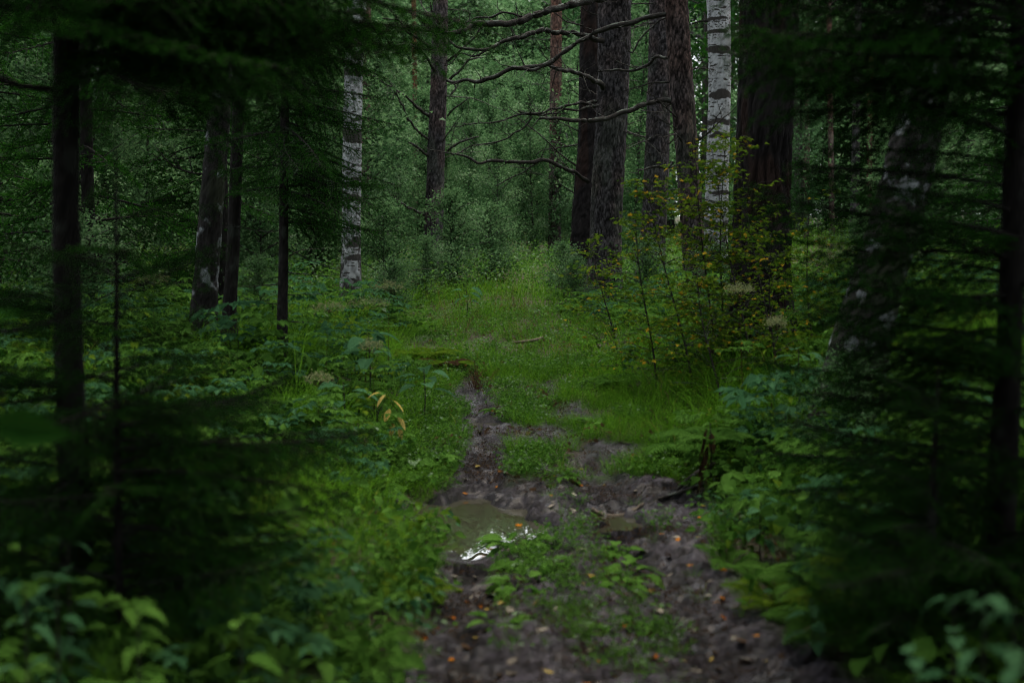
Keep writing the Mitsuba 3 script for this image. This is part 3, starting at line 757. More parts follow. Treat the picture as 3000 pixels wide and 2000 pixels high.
def ring(rng, zs, az, el, L, kinds=(0, 1, 2, 3)):
    """Random boughs: heights zs, azimuth, elevation and length ranges."""
    out = []
    for z in zs:
        out.append((z, rng.uniform(*az), rng.uniform(*el), rng.uniform(*L), kinds[rng.integers(len(kinds))], rng.uniform(-35, 35)))
    return out


rng = np.random.default_rng(31)
bl = ring(rng, rng.uniform(2.40, 2.85, 7), (-30, 18), (-8, 6), (1.2, 1.52), (0, 1, 3)) \
    + ring(rng, rng.uniform(2.22, 2.75, 24), (-55, 40), (-10, 6), (0.75, 1.30), (0, 1, 3)) \
    + ring(rng, rng.uniform(2.35, 2.8, 8), (110, 250), (-12, 5), (0.6, 1.1), (0, 1, 3)) \
    + ring(rng, rng.uniform(2.7, 6.5, 46), (0, 360), (-12, 8), (1.0, 1.7), (0, 1)) \
    + ring(rng, rng.uniform(0.15, 0.95, 20), (-80, 80), (-8, 14), (0.45, 0.85)) \
    + ring(rng, rng.uniform(0.15, 1.05, 12), (100, 250), (-6, 15), (0.4, 0.8)) \
    + ring(rng, rng.uniform(1.0, 1.7, 7), (130, 230), (-5, 10), (0.35, 0.7))
spruce('spruce_tree', 'nearest spruce stem at left, dark and out of focus, boughs hanging across the top', TRUNKS['spruceL'], 9, bl, 28,
       dead=[(2.16, 10, 8, 0.75, 0.011), (2.13, 188, -4, 0.8, 0.013), (1.30, 190, -12, 0.5, 0.015), (1.02, 200, -28, 0.35, 0.012), (1.55, -20, -22, 0.7, 0.008), (1.08, 5, 6, 0.4, 0.008), (0.75, 200, -35, 0.5, 0.011)])
bs = ring(rng, np.linspace(0.42, 1.05, 19), (-75, 75), (-6, 16), (0.45, 0.85)) + ring(rng, np.linspace(1.0, 1.72, 12), (-100, 100), (0, 24), (0.2, 0.5)) \
    + ring(rng, np.linspace(0.4, 1.5, 13), (110, 250), (0, 20), (0.25, 0.6))
spruce('young_spruce', 'thin young spruce in front of the nearest left stem, boughs spread to the right', TRUNKS['saplingL'], 1.95, bs, 10, (0.001, 0.03, 0.05))
line12 = TRUNKS['spruceMid']
bm = ring(rng, np.linspace(1.7, 2.3, 12), (-50, 50), (-18, 4), (0.6, 1.05), (1, 3)) + ring(rng, np.linspace(2.3, 3.4, 22), (-80, 90), (-22, 0), (0.6, 1.1), (0, 1, 3)) \
    + ring(rng, np.linspace(2.0, 3.4, 16), (100, 260), (-20, 0), (0.5, 0.9), (0, 1, 3)) + ring(rng, np.linspace(3.4, 7, 34), (0, 360), (-15, 5), (0.7, 1.1), (0, 1))
spruce('spruce_tree', 'thin dark spruce in the left middle ground, drooping boughs reaching towards the white birch', line12, 8, bm, 20,
       dead=[(z, a, e, l, 0.006) for z, a, e, l in ((1.5, 10, -25, 0.7), (1.3, 15, -30, 0.6), (1.1, 20, -10, 0.5), (1.65, 170, -15, 0.6), (1.0, 160, 5, 0.5), (0.9, -10, -20, 0.4), (1.2, 200, -20, 0.5))])
br = ring(rng, np.linspace(2.1, 2.85, 22), (150, 212), (0, 18), (0.75, 1.22), (0, 3, 1)) + ring(rng, np.linspace(1.5, 2.05, 7), (155, 208), (2, 16), (0.7, 1.08), (3, 0, 1)) \
    + ring(rng, np.linspace(0.55, 1.5, 24), (135, 225), (0, 20), (0.5, 1.0), (0, 3, 1)) + ring(rng, np.linspace(0.5, 2.8, 26), (-100, 100), (-8, 12), (0.5, 0.9)) \
    + ring(rng, np.linspace(2.7, 6.5, 46), (0, 360), (-10, 10), (0.9, 1.6), (0, 1))
spruce('spruce_tree', 'nearest spruce stem at right, its dark blurred boughs reaching left over the birches', TRUNKS['spruceR'], 9, br, 24,
       dead=[(0.62, 165, 25, 0.35, 0.011), (1.15, 170, -12, 0.9, 0.008)])
foot = ground_at(1.42, 4.75)
ys = [(1.42, 4.75, foot + 0.02, 0.022), (1.42, 4.76, foot + 0.5, 0.016), (1.43, 4.76, foot + 0.95, 0.009)]
by = ring(rng, np.linspace(foot + 0.12, foot + 0.6, 26), (90, 290), (2, 24), (0.34, 0.62)) + ring(rng, np.linspace(foot + 0.1, foot + 0.6, 16), (-90, 90), (0, 20), (0.4, 0.7)) + ring(rng, np.linspace(foot + 0.6, foot + 1.0, 14), (0, 360), (10, 35), (0.2, 0.36))
spruce('young_spruce', 'dense bushy young spruce right of the muddy track, nearly black', ys, foot + 1.15, by, 10, (0.001, 0.03, 0.05))
foot = ground_at(2.05, 4.5)
ys = [(2.05, 4.5, foot + 0.02, 0.025), (2.05, 4.5, foot + 0.6, 0.018), (2.05, 4.5, foot + 1.2, 0.010)]
by = ring(rng, np.linspace(foot + 0.1, foot + 1.1, 40), (0, 360), (0, 22), (0.4, 0.75))
spruce('young_spruce', 'second bushy young spruce at the right edge of the picture', ys, foot + 1.5, by, 10, (0.001, 0.03, 0.05))
# spruces in the dim wood on both sides
for (x, y, top, text) in ((-4.6, 15.5, 12, 'dim spruce between the foreground stem and the lichen-patched trunk'), (-6.9, 19, 13, 'dim spruce at the far left, behind the foreground spruce'),
                          (-3.2, 15.8, 4.5, 'low dark spruce behind the thin spruce at left'), (5.8, 15, 12, 'dim spruce at right behind the leaning birch'), (-5.0, 24, 14, 'tall dark spruce deep in the left wood'),
                          (7.2, 19, 13, 'dim spruce at the right edge, behind the nearest right spruce')):
    g = ground_at(x, y)
    ln = [(x, y, g, 0.09), (x, y, g + top * 0.5, 0.05), (x, y, g + top * 0.9, 0.015)]
    bo = []
    for z in np.arange(0.5, top * 0.95, 0.13):
        bo += ring(rng, [g + z], (0, 360), (-18, 2), (0.8, 1.0), (FAR_BOUGH,))
        bo[-1] = bo[-1][:3] + (bo[-1][3] * (1 - z / top) * (0.30 if top < 8 else 0.225) * top ** 0.8 + 0.2,) + bo[-1][4:]
    spruce('spruce_tree', text, ln, g + top, bo, 12, (0.004, 0.05, 0.1))


# ---------------------------------------------------------------- leafy understorey
def leafy_tree(seed, tall, rad, n, leaf, cls, base=0.12, clusters=70, tone=(0.45, 0.30)):
    """A slim stem with limbs; leaves in loose sprays at the limbs' ends."""
    r = np.random.default_rng(seed)
    wood, m = Mesh(), Mesh()
    wob = r.uniform(-1, 1, 4) * 0.12
    stem = lambda s: np.array([wob[0] * s * tall * 0.5 + wob[1] * math.sin(3 * s), wob[2] * s * tall * 0.5 + wob[3] * math.sin(2.5 * s), s * tall])
    tube(wood, [[*stem(s), 0.006 * tall * (1 - 0.85 * s) + 0.004] for s in np.linspace(0, 1, 8)], 6)
    per = n // clusters
    for c in range(clusters):
        shade = r.normal(tone[0], tone[1])
        h = base + (1 - base) * (c + r.random()) / clusters
        prof = math.sin(math.pi * min(1, (h - base) / (1 - base) * 0.85 + 0.12)) ** 0.7
        az, rr = r.uniform(0, 2 * np.pi), rad * prof * r.uniform(0.3, 1.08)
        root = stem(max(0.05, h - 0.10))
        end = stem(h) * [1, 1, 0] + np.array([math.cos(az) * rr, math.sin(az) * rr, h * tall + 0.1 * rr])
        mid = root * 0.45 + end * 0.55 + Z * 0.06 * rr + r.normal(size=3) * 0.05 * rr
        tube(wood, [[*root, 0.010], [*mid, 0.006], [*end, 0.002]], 4)
        t = r.random(per) ** 0.7
        ax = root * (1 - t[:, None]) ** 2 + 2 * mid * (t * (1 - t))[:, None] + end * t[:, None] ** 2
        spr = 0.09 + 0.14 * rr
        P = ax + r.normal(size=(per, 3)) * [spr, spr, spr * 0.5] * (0.5 + 0.5 * t[:, None])
        D = unit(r.normal(size=(per, 3)) * [1, 1, 0.35] - Z * 0.25)
        N = unit(r.normal(size=(per, 3)) * 0.55 + Z)
        L = leaf * r.uniform(0.6, 1.25, per)
        m.add(*leaves(P, D, N, L, L * 0.72, np.clip(r.normal(shade, 0.13, per), 0, 1), cls, wide=0.4))
    return wood, m


UNDER = []
for seed, tall, rad, n, leaf in ((51, 6.5, 1.5, 6800, 0.100), (52, 5.0, 1.3, 5600, 0.095), (53, 8.0, 1.7, 7600, 0.105)):
    w, m = leafy_tree(seed, tall, rad, n, leaf, 0)
    UNDER.append((tall, group_of(numbered('leafy_tree_stem_shape'), stem=w.ply('twig_bark', smooth=True)), group_of(numbered('leafy_tree_leaves_shape'), leaves=m.ply('foliage'))))
w, m = leafy_tree(54, 1.7, 0.95, 5200, 0.05, 0, base=0.05, clusters=50)
BUSH = (1.7, group_of('bush_stem_shape', stem=w.ply('twig_bark', smooth=True)), group_of('bush_leaves_shape', leaves=m.ply('foliage')))


def leafy(kind, name, text, cat, x, y, tall, az, group=None, key=None):
    t = thing(name, text, cat, group)
    s = tall / kind[0]
    m = mat((x, y, ground_at(x, y) - 0.03), az, s=s)
    part(t, 'stem', copy_of(kind[1], m))
    part(t, 'crown', copy_of(kind[2], m))
    return t


rng = np.random.default_rng(77)
spots = []
for y0, y1, n, w in ((21.5, 27, 16, 0.42), (27, 34, 24, 0.42), (34, 44, 30, 0.42)):
    tries = 0
    while n and tries < 4000:
        tries += 1
        y = rng.uniform(y0, y1)
        x = rng.uniform(-w * y, w * y)
        if any(math.hypot(x - a, y - b) < 1.5 for a, b in spots) or (y < 27 and abs(x - centre(y)) < 0.75) or (x > 2.9 and y < 38 and x < 10) or (y < 26.5 and -2.7 < x * 26 / y < 2.7) or (y < 24.5 and -2.7 < x * 26 / y < 4.6) or (y < 36 and abs(x * 36 / y - 1.1) < 1.1):
            continue
        spots.append((x, y))
        n -= 1
for x, y in ((-2.2, 39), (-0.6, 41), (0.6, 38), (1.9, 40.5), (3.2, 42), (-3.6, 41.5), (-1.4, 36.5), (0.2, 44), (2.6, 37)):
    spots.append((x, y))
for k, (x, y) in enumerate(spots):
    tall = rng.uniform(4.0, 7.2) * (0.8 if abs(x) < 2.5 and y < 30 else 1.1 if y > 36 else 1.0)
    if -0.10 < x / y < 0.05:                                 # thicket kept low here so that sky can mirror in the puddle
        tall = min(tall, (y - 8) * 0.172 - 0.6)
    leafy(UNDER[rng.integers(3)], 'leafy_tree', 'slim leafy young tree in the dense green thicket that closes the track behind the pines', 'tree', x, y, tall, rng.uniform(0, 360), 'leafy trees of the thicket')
for x, y, tall, text in ((-1.75, 19.5, 1.5, 'light green bush at the foot of the left white birch, leaning over the grass'), (7.7, 27.5, 3.6, 'round bluish green bush in the clearing at right'),
                         (-3.6, 20.5, 2.2, 'shrub left of the left white birch in the dim undergrowth'), (-0.35, 24.2, 1.5, 'low dark bush on the track end under the thicket'), (1.75, 18.8, 0.95, 'low bush at the right foot of the stout grey pine'), (0.85, 19.0, 0.75, 'low bush at the left foot of the stout grey pine'), (2.35, 16.4, 0.9, 'low bush at the foot of the reddish leaning pine'), (-1.45, 17.4, 0.8, 'low bush right of the foot of the left white birch'), (-1.25, 20.6, 1.0, 'low bush on the left edge of the grassy track, beyond the white birch'), (0.75, 21.4, 0.9, 'low bush on the right edge of the grassy track, before the thicket'), (1.95, 8.25, 0.85, 'low bush at the foot of the leaning dark birch'), (-2.75, 15.6, 0.8, 'low bush in the dim herbs left of the white birch'), (-5.6, 17.5, 2.0, 'shrub at far left behind the dim spruces'),
                         (-6.3, 13.5, 1.7, 'shrub low at the left edge behind the foreground spruce stem'), (6.2, 21.5, 2.2, 'shrub at right seen between the leaning birch and the right spruce'), (3.4, 22.5, 1.7, 'shrub behind the thick dark trunk, at its right foot'),
                         (-3.9, 12.6, 1.3, 'low shrub beside the lichen-patched left trunk'), (4.3, 17.6, 1.2, 'low shrub on the right bank behind the dark trunk'), (-0.95, 22.3, 1.7, 'bush at the left edge of the track, under the lone pine')):
    leafy(BUSH, 'bush', text, 'bush', x, y, tall, rng.uniform(0, 360))

# yellowing saplings before the thick dark trunk: stems with flat tiers of leaves
for x, y, tall, n, text in ((1.16, 11.6, 1.55, 260, 'yellowing sapling nearest the track, before the stout grey pine'), (1.42, 11.3, 1.75, 340, 'yellowing sapling second from the track, before the straight grey brown pine'),
                            (1.66, 11.7, 2.15, 420, 'tallest yellow-green sapling, before the reddish leaning pine'), (1.90, 11.2, 1.9, 380, 'bushy yellow-green sapling before the right white birch'),
                            (2.12, 11.4, 2.0, 230, 'pale-stemmed sapling before the thick dark trunk'), (1.80, 12.2, 1.95, 300, 'yellow-green sapling directly before the lower stem of the right white birch'), (1.55, 10.6, 1.1, 240, 'low yellow-green sapling at the front of the sapling group'),
                            (2.0, 10.7, 1.25, 260, 'low sapling at the foot of the thick dark trunk'), (0.98, 13.4, 1.3, 200, 'spindly sapling with yellow leaf tips left of the sapling group'), (2.55, 12.0, 1.4, 150, 'sapling reaching out right of the thick dark trunk')):
    t = thing('sapling', text, 'sapling')
    r = np.random.default_rng(len(labels))
    g = ground_at(x, y)
    stem, m = Mesh(), Mesh()
    lean = r.normal(size=2) * 0.13
    axis = lambda s: np.array([x + lean[0] * s ** 1.4 * tall + 0.03 * math.sin(5 * s + x), y + lean[1] * s * tall, g - 0.03 + s * tall])
    tube(stem, [[*axis(s), 0.011 * (1 - 0.8 * s)] for s in np.linspace(0, 1, 9)], 6)
    for b in range(n // 6):
        s = r.uniform(0.14, 1.0)
        az, L = r.uniform(0, 2 * np.pi), (0.16 + 0.42 * (1 - s)) * r.uniform(0.6, 1.2)
        p0 = axis(s)
        d = np.array([math.cos(az), math.sin(az), r.uniform(0.0, 0.5)])
        e = p0 + d * L
        mid = p0 + d * L * 0.5 + Z * 0.03
        tube(stem, [[*p0, 0.0035], [*mid, 0.0025], [*e, 0.001]], 4)
        k = 15
        u = r.uniform(0.25, 1.05, k)[:, None]
        P = p0 * (1 - u) + e * u + r.normal(size=(k, 3)) * [0.035, 0.035, 0.012]
        D = unit(d + r.normal(size=(k, 3)) * [0.8, 0.8, 0.2] - Z * 0.25)
        N = unit(r.normal(size=(k, 3)) * 0.3 + Z)
        LL = r.uniform(0.030, 0.056, k)
        m.add(*leaves(P, D, N, LL, LL * 0.8, np.clip(r.normal(0.50, 0.30, k), 0, 1), 1, wide=0.4))
    part(t, 'stem', stem.ply('twig_bark', smooth=True))
    part(t, 'leaves', m.ply('foliage'))


# ---------------------------------------------------------------- ground plants: clumps
def herb(r, n=14, h=(0.06, 0.22), leaf=(0.045, 0.085), spread=0.14, cls=2, aspect=0.62, stems=True, tone=(0.5, 0.32), tilt=0.6):
    m = Mesh()
    a, rr = r.uniform(0, 2 * np.pi, n), spread * np.sqrt(r.random(n))
    top = np.stack([np.cos(a) * rr, np.sin(a) * rr, r.uniform(*h, n)], 1)
    D = unit(np.stack([np.cos(a), np.sin(a), r.uniform(-0.5, 0.3, n)], 1) + r.normal(size=(n, 3)) * 0.5)
    N = unit(Z + r.normal(size=(n, 3)) * tilt)
    L = r.uniform(*leaf, n)
    tn = np.clip(r.normal(*tone, n), 0, 1)
    if stems:
        m.add(*leaves(top * [0.35, 0.35, 0] - Z * 0.03, top - top * [0.35, 0.35, 0] + Z * 0.03, D, np.linalg.norm(top * [0.65, 0.65, 1], axis=1) + 0.03, 0.004, tn * 0.6, cls, 0, 0))
    for k in range(n):
        if leaf[1] > 0.07:
            m.add(*broad_leaf(top[k], D[k], N[k], L[k], L[k] * aspect, tn[k], cls, droop=r.uniform(0.1, 0.5), rows=3))
    if leaf[1] <= 0.07:
        m.add(*leaves(top, D, N, L, L * aspect, tn, cls, wide=0.45))
    return m


def ternate(r, n=7, cls=2):
    """Goutweed-like: stalks that bear three leaflets of three."""
    m = Mesh()
    for k in range(n):
        a = r.uniform(0, 2 * np.pi)
        top = np.array([math.cos(a) * r.uniform(0.03, 0.2), math.sin(a) * r.uniform(0.03, 0.2), r.uniform(0.16, 0.38)])
        m.add(*leaves([top * [0.2, 0.2, 0] - Z * 0.03], [top * [0.8, 0.8, 1]], [[1, 0, 0.1]], np.linalg.norm(top) + 0.03, 0.005, 0.2, cls, 0, 0))
        out = np.array([math.cos(a), math.sin(a), -0.15])
        for b in (-65, 0, 65):
            br = math.radians(b)
            d = np.array([out[0] * math.cos(br) - out[1] * math.sin(br), out[0] * math.sin(br) + out[1] * math.cos(br), -0.1])
            q = top + d * 0.045
            P, D = [], []
            for e in (-55, 0, 55):
                er = math.radians(e)
                P.append(q), D.append([d[0] * math.cos(er) - d[1] * math.sin(er), d[0] * math.sin(er) + d[1] * math.cos(er), -0.25 + r.normal() * 0.12])
            L = r.uniform(0.05, 0.085)
            m.add(*leaves(P, D, np.tile(unit(Z + r.normal(size=3) * 0.25), (3, 1)), L, L * 0.55, np.clip(r.normal(0.45, 0.2, 3), 0, 1), cls, wide=0.4))
    return m


def grass(r, n=26, L=(0.16, 0.36), cls=3, spread=0.10, w=0.005, bend=(0.1, 0.7)):
    a, rr = r.uniform(0, 2 * np.pi, n), spread * np.sqrt(r.random(n))
    P = np.stack([np.cos(a) * rr, np.sin(a) * rr, np.full(n, -0.02)], 1)
    D = unit(np.stack([np.cos(a) * 0.4, np.sin(a) * 0.4, np.ones(n)], 1) + r.normal(size=(n, 3)) * 0.25)
    return Mesh().add(*blades(P, D, r.uniform(*L, n), w, r.uniform(*bend, n), np.clip(r.normal(0.45, 0.25, n), 0, 1), cls))


def fern(r, fronds=6, L=0.42, cls=2):
    m = Mesh()
    for k in range(fronds):
        a = 2 * np.pi * (k + r.random() * 0.7) / fronds
        out = np.array([math.cos(a), math.sin(a), 0])
        s = np.linspace(0.12, 1, 17)
        P = out * (s * L * 0.85)[:, None] + Z * (L * (0.95 * s - 0.72 * s ** 2))[:, None]
        T_ = unit(np.gradient(P, axis=0))
        S = unit(np.cross(T_, Z))
        N = np.cross(S, T_)
        ln = L * 0.34 * np.sin(np.pi * s ** 0.6) ** 0.8 + 0.01
        tn = np.clip(r.normal(0.45, 0.15, 17), 0, 1)
        for sg in (-1, 1):
            m.add(*leaves(P, S * sg + T_ * 0.45 - Z * 0.1, N, ln, 0.024, tn, cls, wide=0.3))
    return m


def tall_herb(r, h=0.7, nodes=7, leaf=0.085, cls=2, pairs=2, aspect=0.5, droop=0.4):
    m = Mesh()
    lean = r.normal(size=2) * 0.1
    ax = lambda s: np.array([lean[0] * s * h, lean[1] * s * h, s * h])
    m.add(*leaves([ax(0) - Z * 0.03], [ax(1)], [[1, 0.1, 0]], h + 0.03, 0.008, 0.1, cls, 0, 0, wide=0.2))
    m.add(*leaves([ax(0) - Z * 0.03], [ax(1)], [[0, 1, 0]], h + 0.03, 0.008, 0.1, cls, 0, 0, wide=0.2))
    a = r.uniform(0, 6)
    for k in range(nodes):
        s = 0.25 + 0.75 * (k + 0.5) / nodes
        a += math.pi / 2 + r.normal() * 0.2
        for q in range(pairs):
            b = a + q * 2 * math.pi / pairs
            d = np.array([math.cos(b), math.sin(b), r.uniform(-0.3, 0.35)])
            L = leaf * (1.15 - 0.55 * s) * r.uniform(0.8, 1.2)
            m.add(*broad_leaf(ax(s) + d * 0.015, d, unit(Z + r.normal(size=3) * 0.25), L, L * aspect, float(np.clip(r.normal(0.5, 0.2), 0, 1)), cls, droop=droop * r.uniform(0.6, 1.4), rows=4))
    return m


def scatter_groups(name, maker, n):
    return [group_of(numbered(name + '_shape'), plant=maker(np.random.default_rng(900 + 17 * k + len(name))).ply('foliage')) for k in range(n)]


def mixed_herb(r):
    cls, mean = [(2, 0.2), (2, 0.45), (2, 0.72), (8, 0.5), (2, 0.33), (1, 0.2)][r.integers(6)]
    big = r.uniform(0.6, 1.25)
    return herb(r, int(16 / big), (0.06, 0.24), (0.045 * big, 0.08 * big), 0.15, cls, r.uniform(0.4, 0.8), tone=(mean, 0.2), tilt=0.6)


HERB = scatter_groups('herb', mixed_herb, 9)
LOW = scatter_groups('clover', lambda r: herb(r, 34, (0.02, 0.10), (0.018, 0.036), 0.14, aspect=0.85, tilt=0.35), 3)
GOUT = scatter_groups('goutweed', lambda r: ternate(r, cls=(2, 2, 8)[r.integers(3)]), 5)
GRASS = scatter_groups('grass', lambda r: grass(r, 30), 4)
LONG = scatter_groups('long_grass', lambda r: grass(r, 26, (0.35, 0.70), 3, 0.09, 0.006, (0.2, 0.9)), 3)
SEDGE = scatter_groups('stalk_grass', lambda r: Mesh().put(grass(r, 10, (0.4, 0.75), 6, 0.10, 0.0035, (0.02, 0.25)), np.eye(4)).put(grass(r, 16, (0.3, 0.6), 3, 0.1, 0.004, (0.05, 0.4)), np.eye(4)), 2)
FERN = scatter_groups('fern', lambda r: fern(r, cls=(2, 8, 1)[r.integers(3)]), 4)
TALL = scatter_groups('tall_herb', lambda r: tall_herb(r, r.uniform(0.45, 0.75), leaf=r.uniform(0.05, 0.085), cls=(2, 2, 8, 1)[r.integers(4)], aspect=r.uniform(0.35, 0.6)), 7)
LITTER = scatter_groups('litter', lambda r: herb(r, 16, (0.003, 0.02), (0.03, 0.055), 0.22, 6, 0.7, False, (0.5, 0.3), 0.25), 2)
DEBRIS = scatter_groups('debris', lambda r: herb(r, 60, (0.001, 0.012), (0.008, 0.026), 0.16, 6, 0.5, False, (0.3, 0.3), 0.35), 3)
FAR_HERB = scatter_groups('far_herb', lambda r: herb(r, 26, (0.08, 0.55), (0.06, 0.068), 0.32, aspect=0.6, stems=False), 3)
FAR_GRASS = scatter_groups('far_grass', lambda r: grass(r, 22, (0.3, 0.6), 3, 0.3, 0.012, (0.1, 0.6)), 2)


class Stuff:
    def __init__(self, name, label):
        self.name, self.n = name, 0
        tag(name, label, kind='stuff')

    def put(self, group, x, y, s, rng, lift=0.0):
        self.n += 1
        m = mat((x, y, ground_at(x, y) + lift), rng.uniform(0, 360), rng.normal() * 7, rng.normal() * 7, s * rng.uniform(0.8, 1.2))
        scene[f'{self.name}__{self.n:04d}'] = copy_of(group, m)


herbs = Stuff('ground_herbs', 'mixed green herbs and ferns covering the forest floor on both sides of the track')
lawn = Stuff('grass', 'bright green grass along the track and on its banks')
litter = Stuff('leaf_litter', 'brown leaf litter lying between the herbs')
rng = np.random.default_rng(123)
pick = lambda a: a[rng.integers(len(a))]


_PX, _PY = np.arange(-25, 25.01, 0.2), np.arange(0, 62.01, 0.2)
_PATCH = {}


def patch(x, y, f=0.9, seed=61):
    if (f, seed) not in _PATCH:
        X_, Y_ = np.meshgrid(_PX, _PY, indexing='ij')
        _PATCH[f, seed] = meshkit.fbm(np.stack([X_ * f, Y_ * f, X_ * 0], -1), 3, seed)
    return table(x, y, _PX, _PY, _PATCH[f, seed])


def seen(x, y, pad=0.5):
    return abs(x) < 0.375 * y + pad


def cover(y0, y1, density, near):
    n = int(density * (y1 - y0) * (0.75 * (y0 + y1) / 2 + 1.2))
    Y_ = np.sqrt(rng.uniform(y0 ** 2, y1 ** 2, n))
    X_ = rng.uniform(-1, 1, n) * (0.375 * Y_ + 0.6)
    bare = mud(X_, Y_)
    for x, y, b in zip(X_, Y_, bare):
        u = x - centre(y)
        track = math.exp(-(u / (0.85 if y < 9.5 else 0.68)) ** 2) if y < 21 else 0
        if b > 0.35 + 0.2 * rng.random():
            continue
        g = patch(x, y)
        edge = min(1.0, max(0.0, 0.5 - b) * 2)
        if y > 19 or not near:
            if rng.random() < (0.75 if abs(u) < 1.6 and y < 24 else 0.25 + 0.5 * (x > 3.0)):
                lawn.put(pick(FAR_GRASS) if rng.random() < 0.6 else pick(SEDGE), x, y, 0.8, rng)
            else:
                herbs.put(pick(FAR_HERB), x, y, 1.0, rng)
            continue
        if track > 0.35 and y > 8.8:                                    # between and beside the ruts: short
            if y > 12.6:
                w = rng.random()
                (lawn.put(pick(SEDGE), x, y, 0.75, rng) if w < 0.14 else lawn.put(pick(GRASS), x, y, 0.9, rng) if w < 0.66 else herbs.put(pick(LOW), x, y, 1.2, rng))
            elif g > 0.5:
                lawn.put(pick(GRASS), x, y, 0.42 + 0.2 * rng.random(), rng)
            else:
                herbs.put(pick(LOW), x, y, 0.9, rng)
            continue
        w = rng.random()
        if y < 8.8 and abs(u) < 1.0 and w < 0.6:
            herbs.put(pick(HERB), x, y, 0.85, rng)
            continue
        k = (0.7 + (0.55 if u < 0 else 0.75) * min(1, max(0, abs(u) - 0.65) / 0.8)) * rng.uniform(0.7, 1.25)       # taller away from the track
        if g > 0.53 or (u > 0 and 8.9 < y < 13 and w < 0.28):
            (lawn.put(pick(GRASS), x, y, 1.0 * k, rng) if w < 0.7 else lawn.put(pick(LONG), x, y, 0.7 * k, rng))
        elif w < 0.40:
            herbs.put(pick(HERB), x, y, 0.95 * k, rng)
        elif w < 0.60:
            herbs.put(pick(GOUT), x, y, 0.9 * k, rng)
        elif w < 0.72:
            herbs.put(pick(FERN), x, y, 0.8 * k, rng)
        elif w < 0.82 and abs(u) > 0.9 and not (u < 0 and y > 10.5):
            herbs.put(pick(TALL), x, y, 0.85 * k, rng)
        else:
            herbs.put(pick(LOW), x, y, 1.1, rng)


cover(2.6, 6, 48, True)
cover(6, 10, 50, True)
cover(10, 14, 38, True)
cover(14, 19, 22, True)
cover(19, 26, 9, True)
cover(26, 36, 4.5, False)
cover(36, 60, 1.6, False)
for _ in range(1500):                                       # the strip between the ruts and their edges
    y, u = rng.uniform(8.7, 14), rng.uniform(-1, 1)
    x = u + centre(y)
    if bare_at(x, y) < 0.3 + 0.3 * rng.random():
        (lawn.put(pick(GRASS), x, y, 0.35 + 0.3 * rng.random(), rng) if patch(x, y, 1.4, 7) > 0.5 else herbs.put(pick(LOW), x, y, 0.8, rng))
for _ in range(420):                                        # seedlings and thin grass on the mud between the wheel tracks
    y = rng.uniform(4.4, 9.0)
    x = rng.normal(0.3, 0.42)
    rut = min(abs(x - np.interp(y, *zip(*LEFT_RUT))), abs(x - np.interp(y, *zip(*RIGHT_RUT))))
    if rut < 0.13 or any(math.hypot((x - c[0]) / rx, (y - c[1]) / ry) < 1.2 for c, rx, ry, *_ in PUDDLES) or (7.9 < y < 8.9 and rng.random() < 0.7) or patch(x, y, 1.6, 9) < 0.42:
        continue
    (herbs.put(pick(LOW), x, y, 0.55 + 0.3 * rng.random(), rng) if rng.random() < 0.55 else lawn.put(pick(GRASS), x, y, 0.22 + 0.15 * rng.random(), rng))
for _ in range(700):
    y = math.sqrt(rng.uniform(9, 400))
    x = rng.uniform(-1, 1) * (0.375 * y + 0.4)
    if bare_at(x, y) < 0.3:
        litter.put(pick(LITTER), x, y, 1.0, rng, 0.012)


for _ in range(420):                                        # crumbs, needles and bits of leaf trodden into the mud
    y = rng.uniform(4.4, 11.5)
    x = rng.uniform(-0.9, 1.4)
    if bare_at(x, y) > 0.5 and not any(math.hypot((x - c[0]) / rx, (y - c[1]) / ry) < 1.35 for c, rx, ry, *_ in PUDDLES):
        litter.put(pick(DEBRIS), x, y, 1.0, rng, 0.004)

# ---------------------------------------------------------------- single plants one can point to
def plant(name, text, cat, x, y, mesh, az=0, s=1.0, group=None, sub='leaves', lift=0.0):
    t = thing(name, text, cat, group)
    part(t, sub, copy_of(group_of(numbered(name + '_plant_shape'), plant=mesh.ply('foliage')), mat((x, y, ground_at(x, y) + lift), az, s=s)))
    return t


def leafy_plant(name, text, cat, x, y, leaf_list, stem_pts, tone_cls, rng, s=1.0):
    """A near plant whose leaves are each a part: leaf_list of (base, direction, length, width, droop, tone)."""
    t = thing(name, text, cat)
    g = np.array([x, y, ground_at(x, y)])
    m = Mesh()
    for pts in stem_pts:
        tube(m, [[*(g + np.array(p[:3]) * s), p[3]] for p in pts], 5, uv=0)
    part(t, 'stem', m.ply('twig_bark', smooth=True))
    for b, d, L, W, droop, tone in leaf_list:
        part(t, 'leaf', Mesh().add(*broad_leaf(g + np.array(b) * s, d, unit(Z + rng.normal(size=3) * 0.2), L * s, W * s, tone, tone_cls, droop=droop, rows=6)).ply('foliage'))
    return t


r = np.random.default_rng(404)


def rosette(n, L, r, cls=2, up=0.5, aspect=0.5):
    m = Mesh()
    for k in range(n):
        a = r.uniform(0, 2 * np.pi)
        d = unit([math.cos(a), math.sin(a), up * r.uniform(0.3, 1.6)])
        l = L * r.uniform(0.65, 1.2)
        o = np.array([math.cos(a), math.sin(a), 0]) * 0.05 * r.random()
        m.add(*blades(np.array([o]), np.array([d]), l * 0.5, 0.006, 0.1, 0.3, cls, 2))
        m.add(*broad_leaf(o + d * l * 0.4, d - Z * 0.25, unit(Z + 0.2 * r.normal(size=3)), l * 0.8, l * 0.8 * aspect, float(np.clip(r.normal(0.5, 0.2), 0, 1)), cls, droop=0.45, rows=4))
    return m


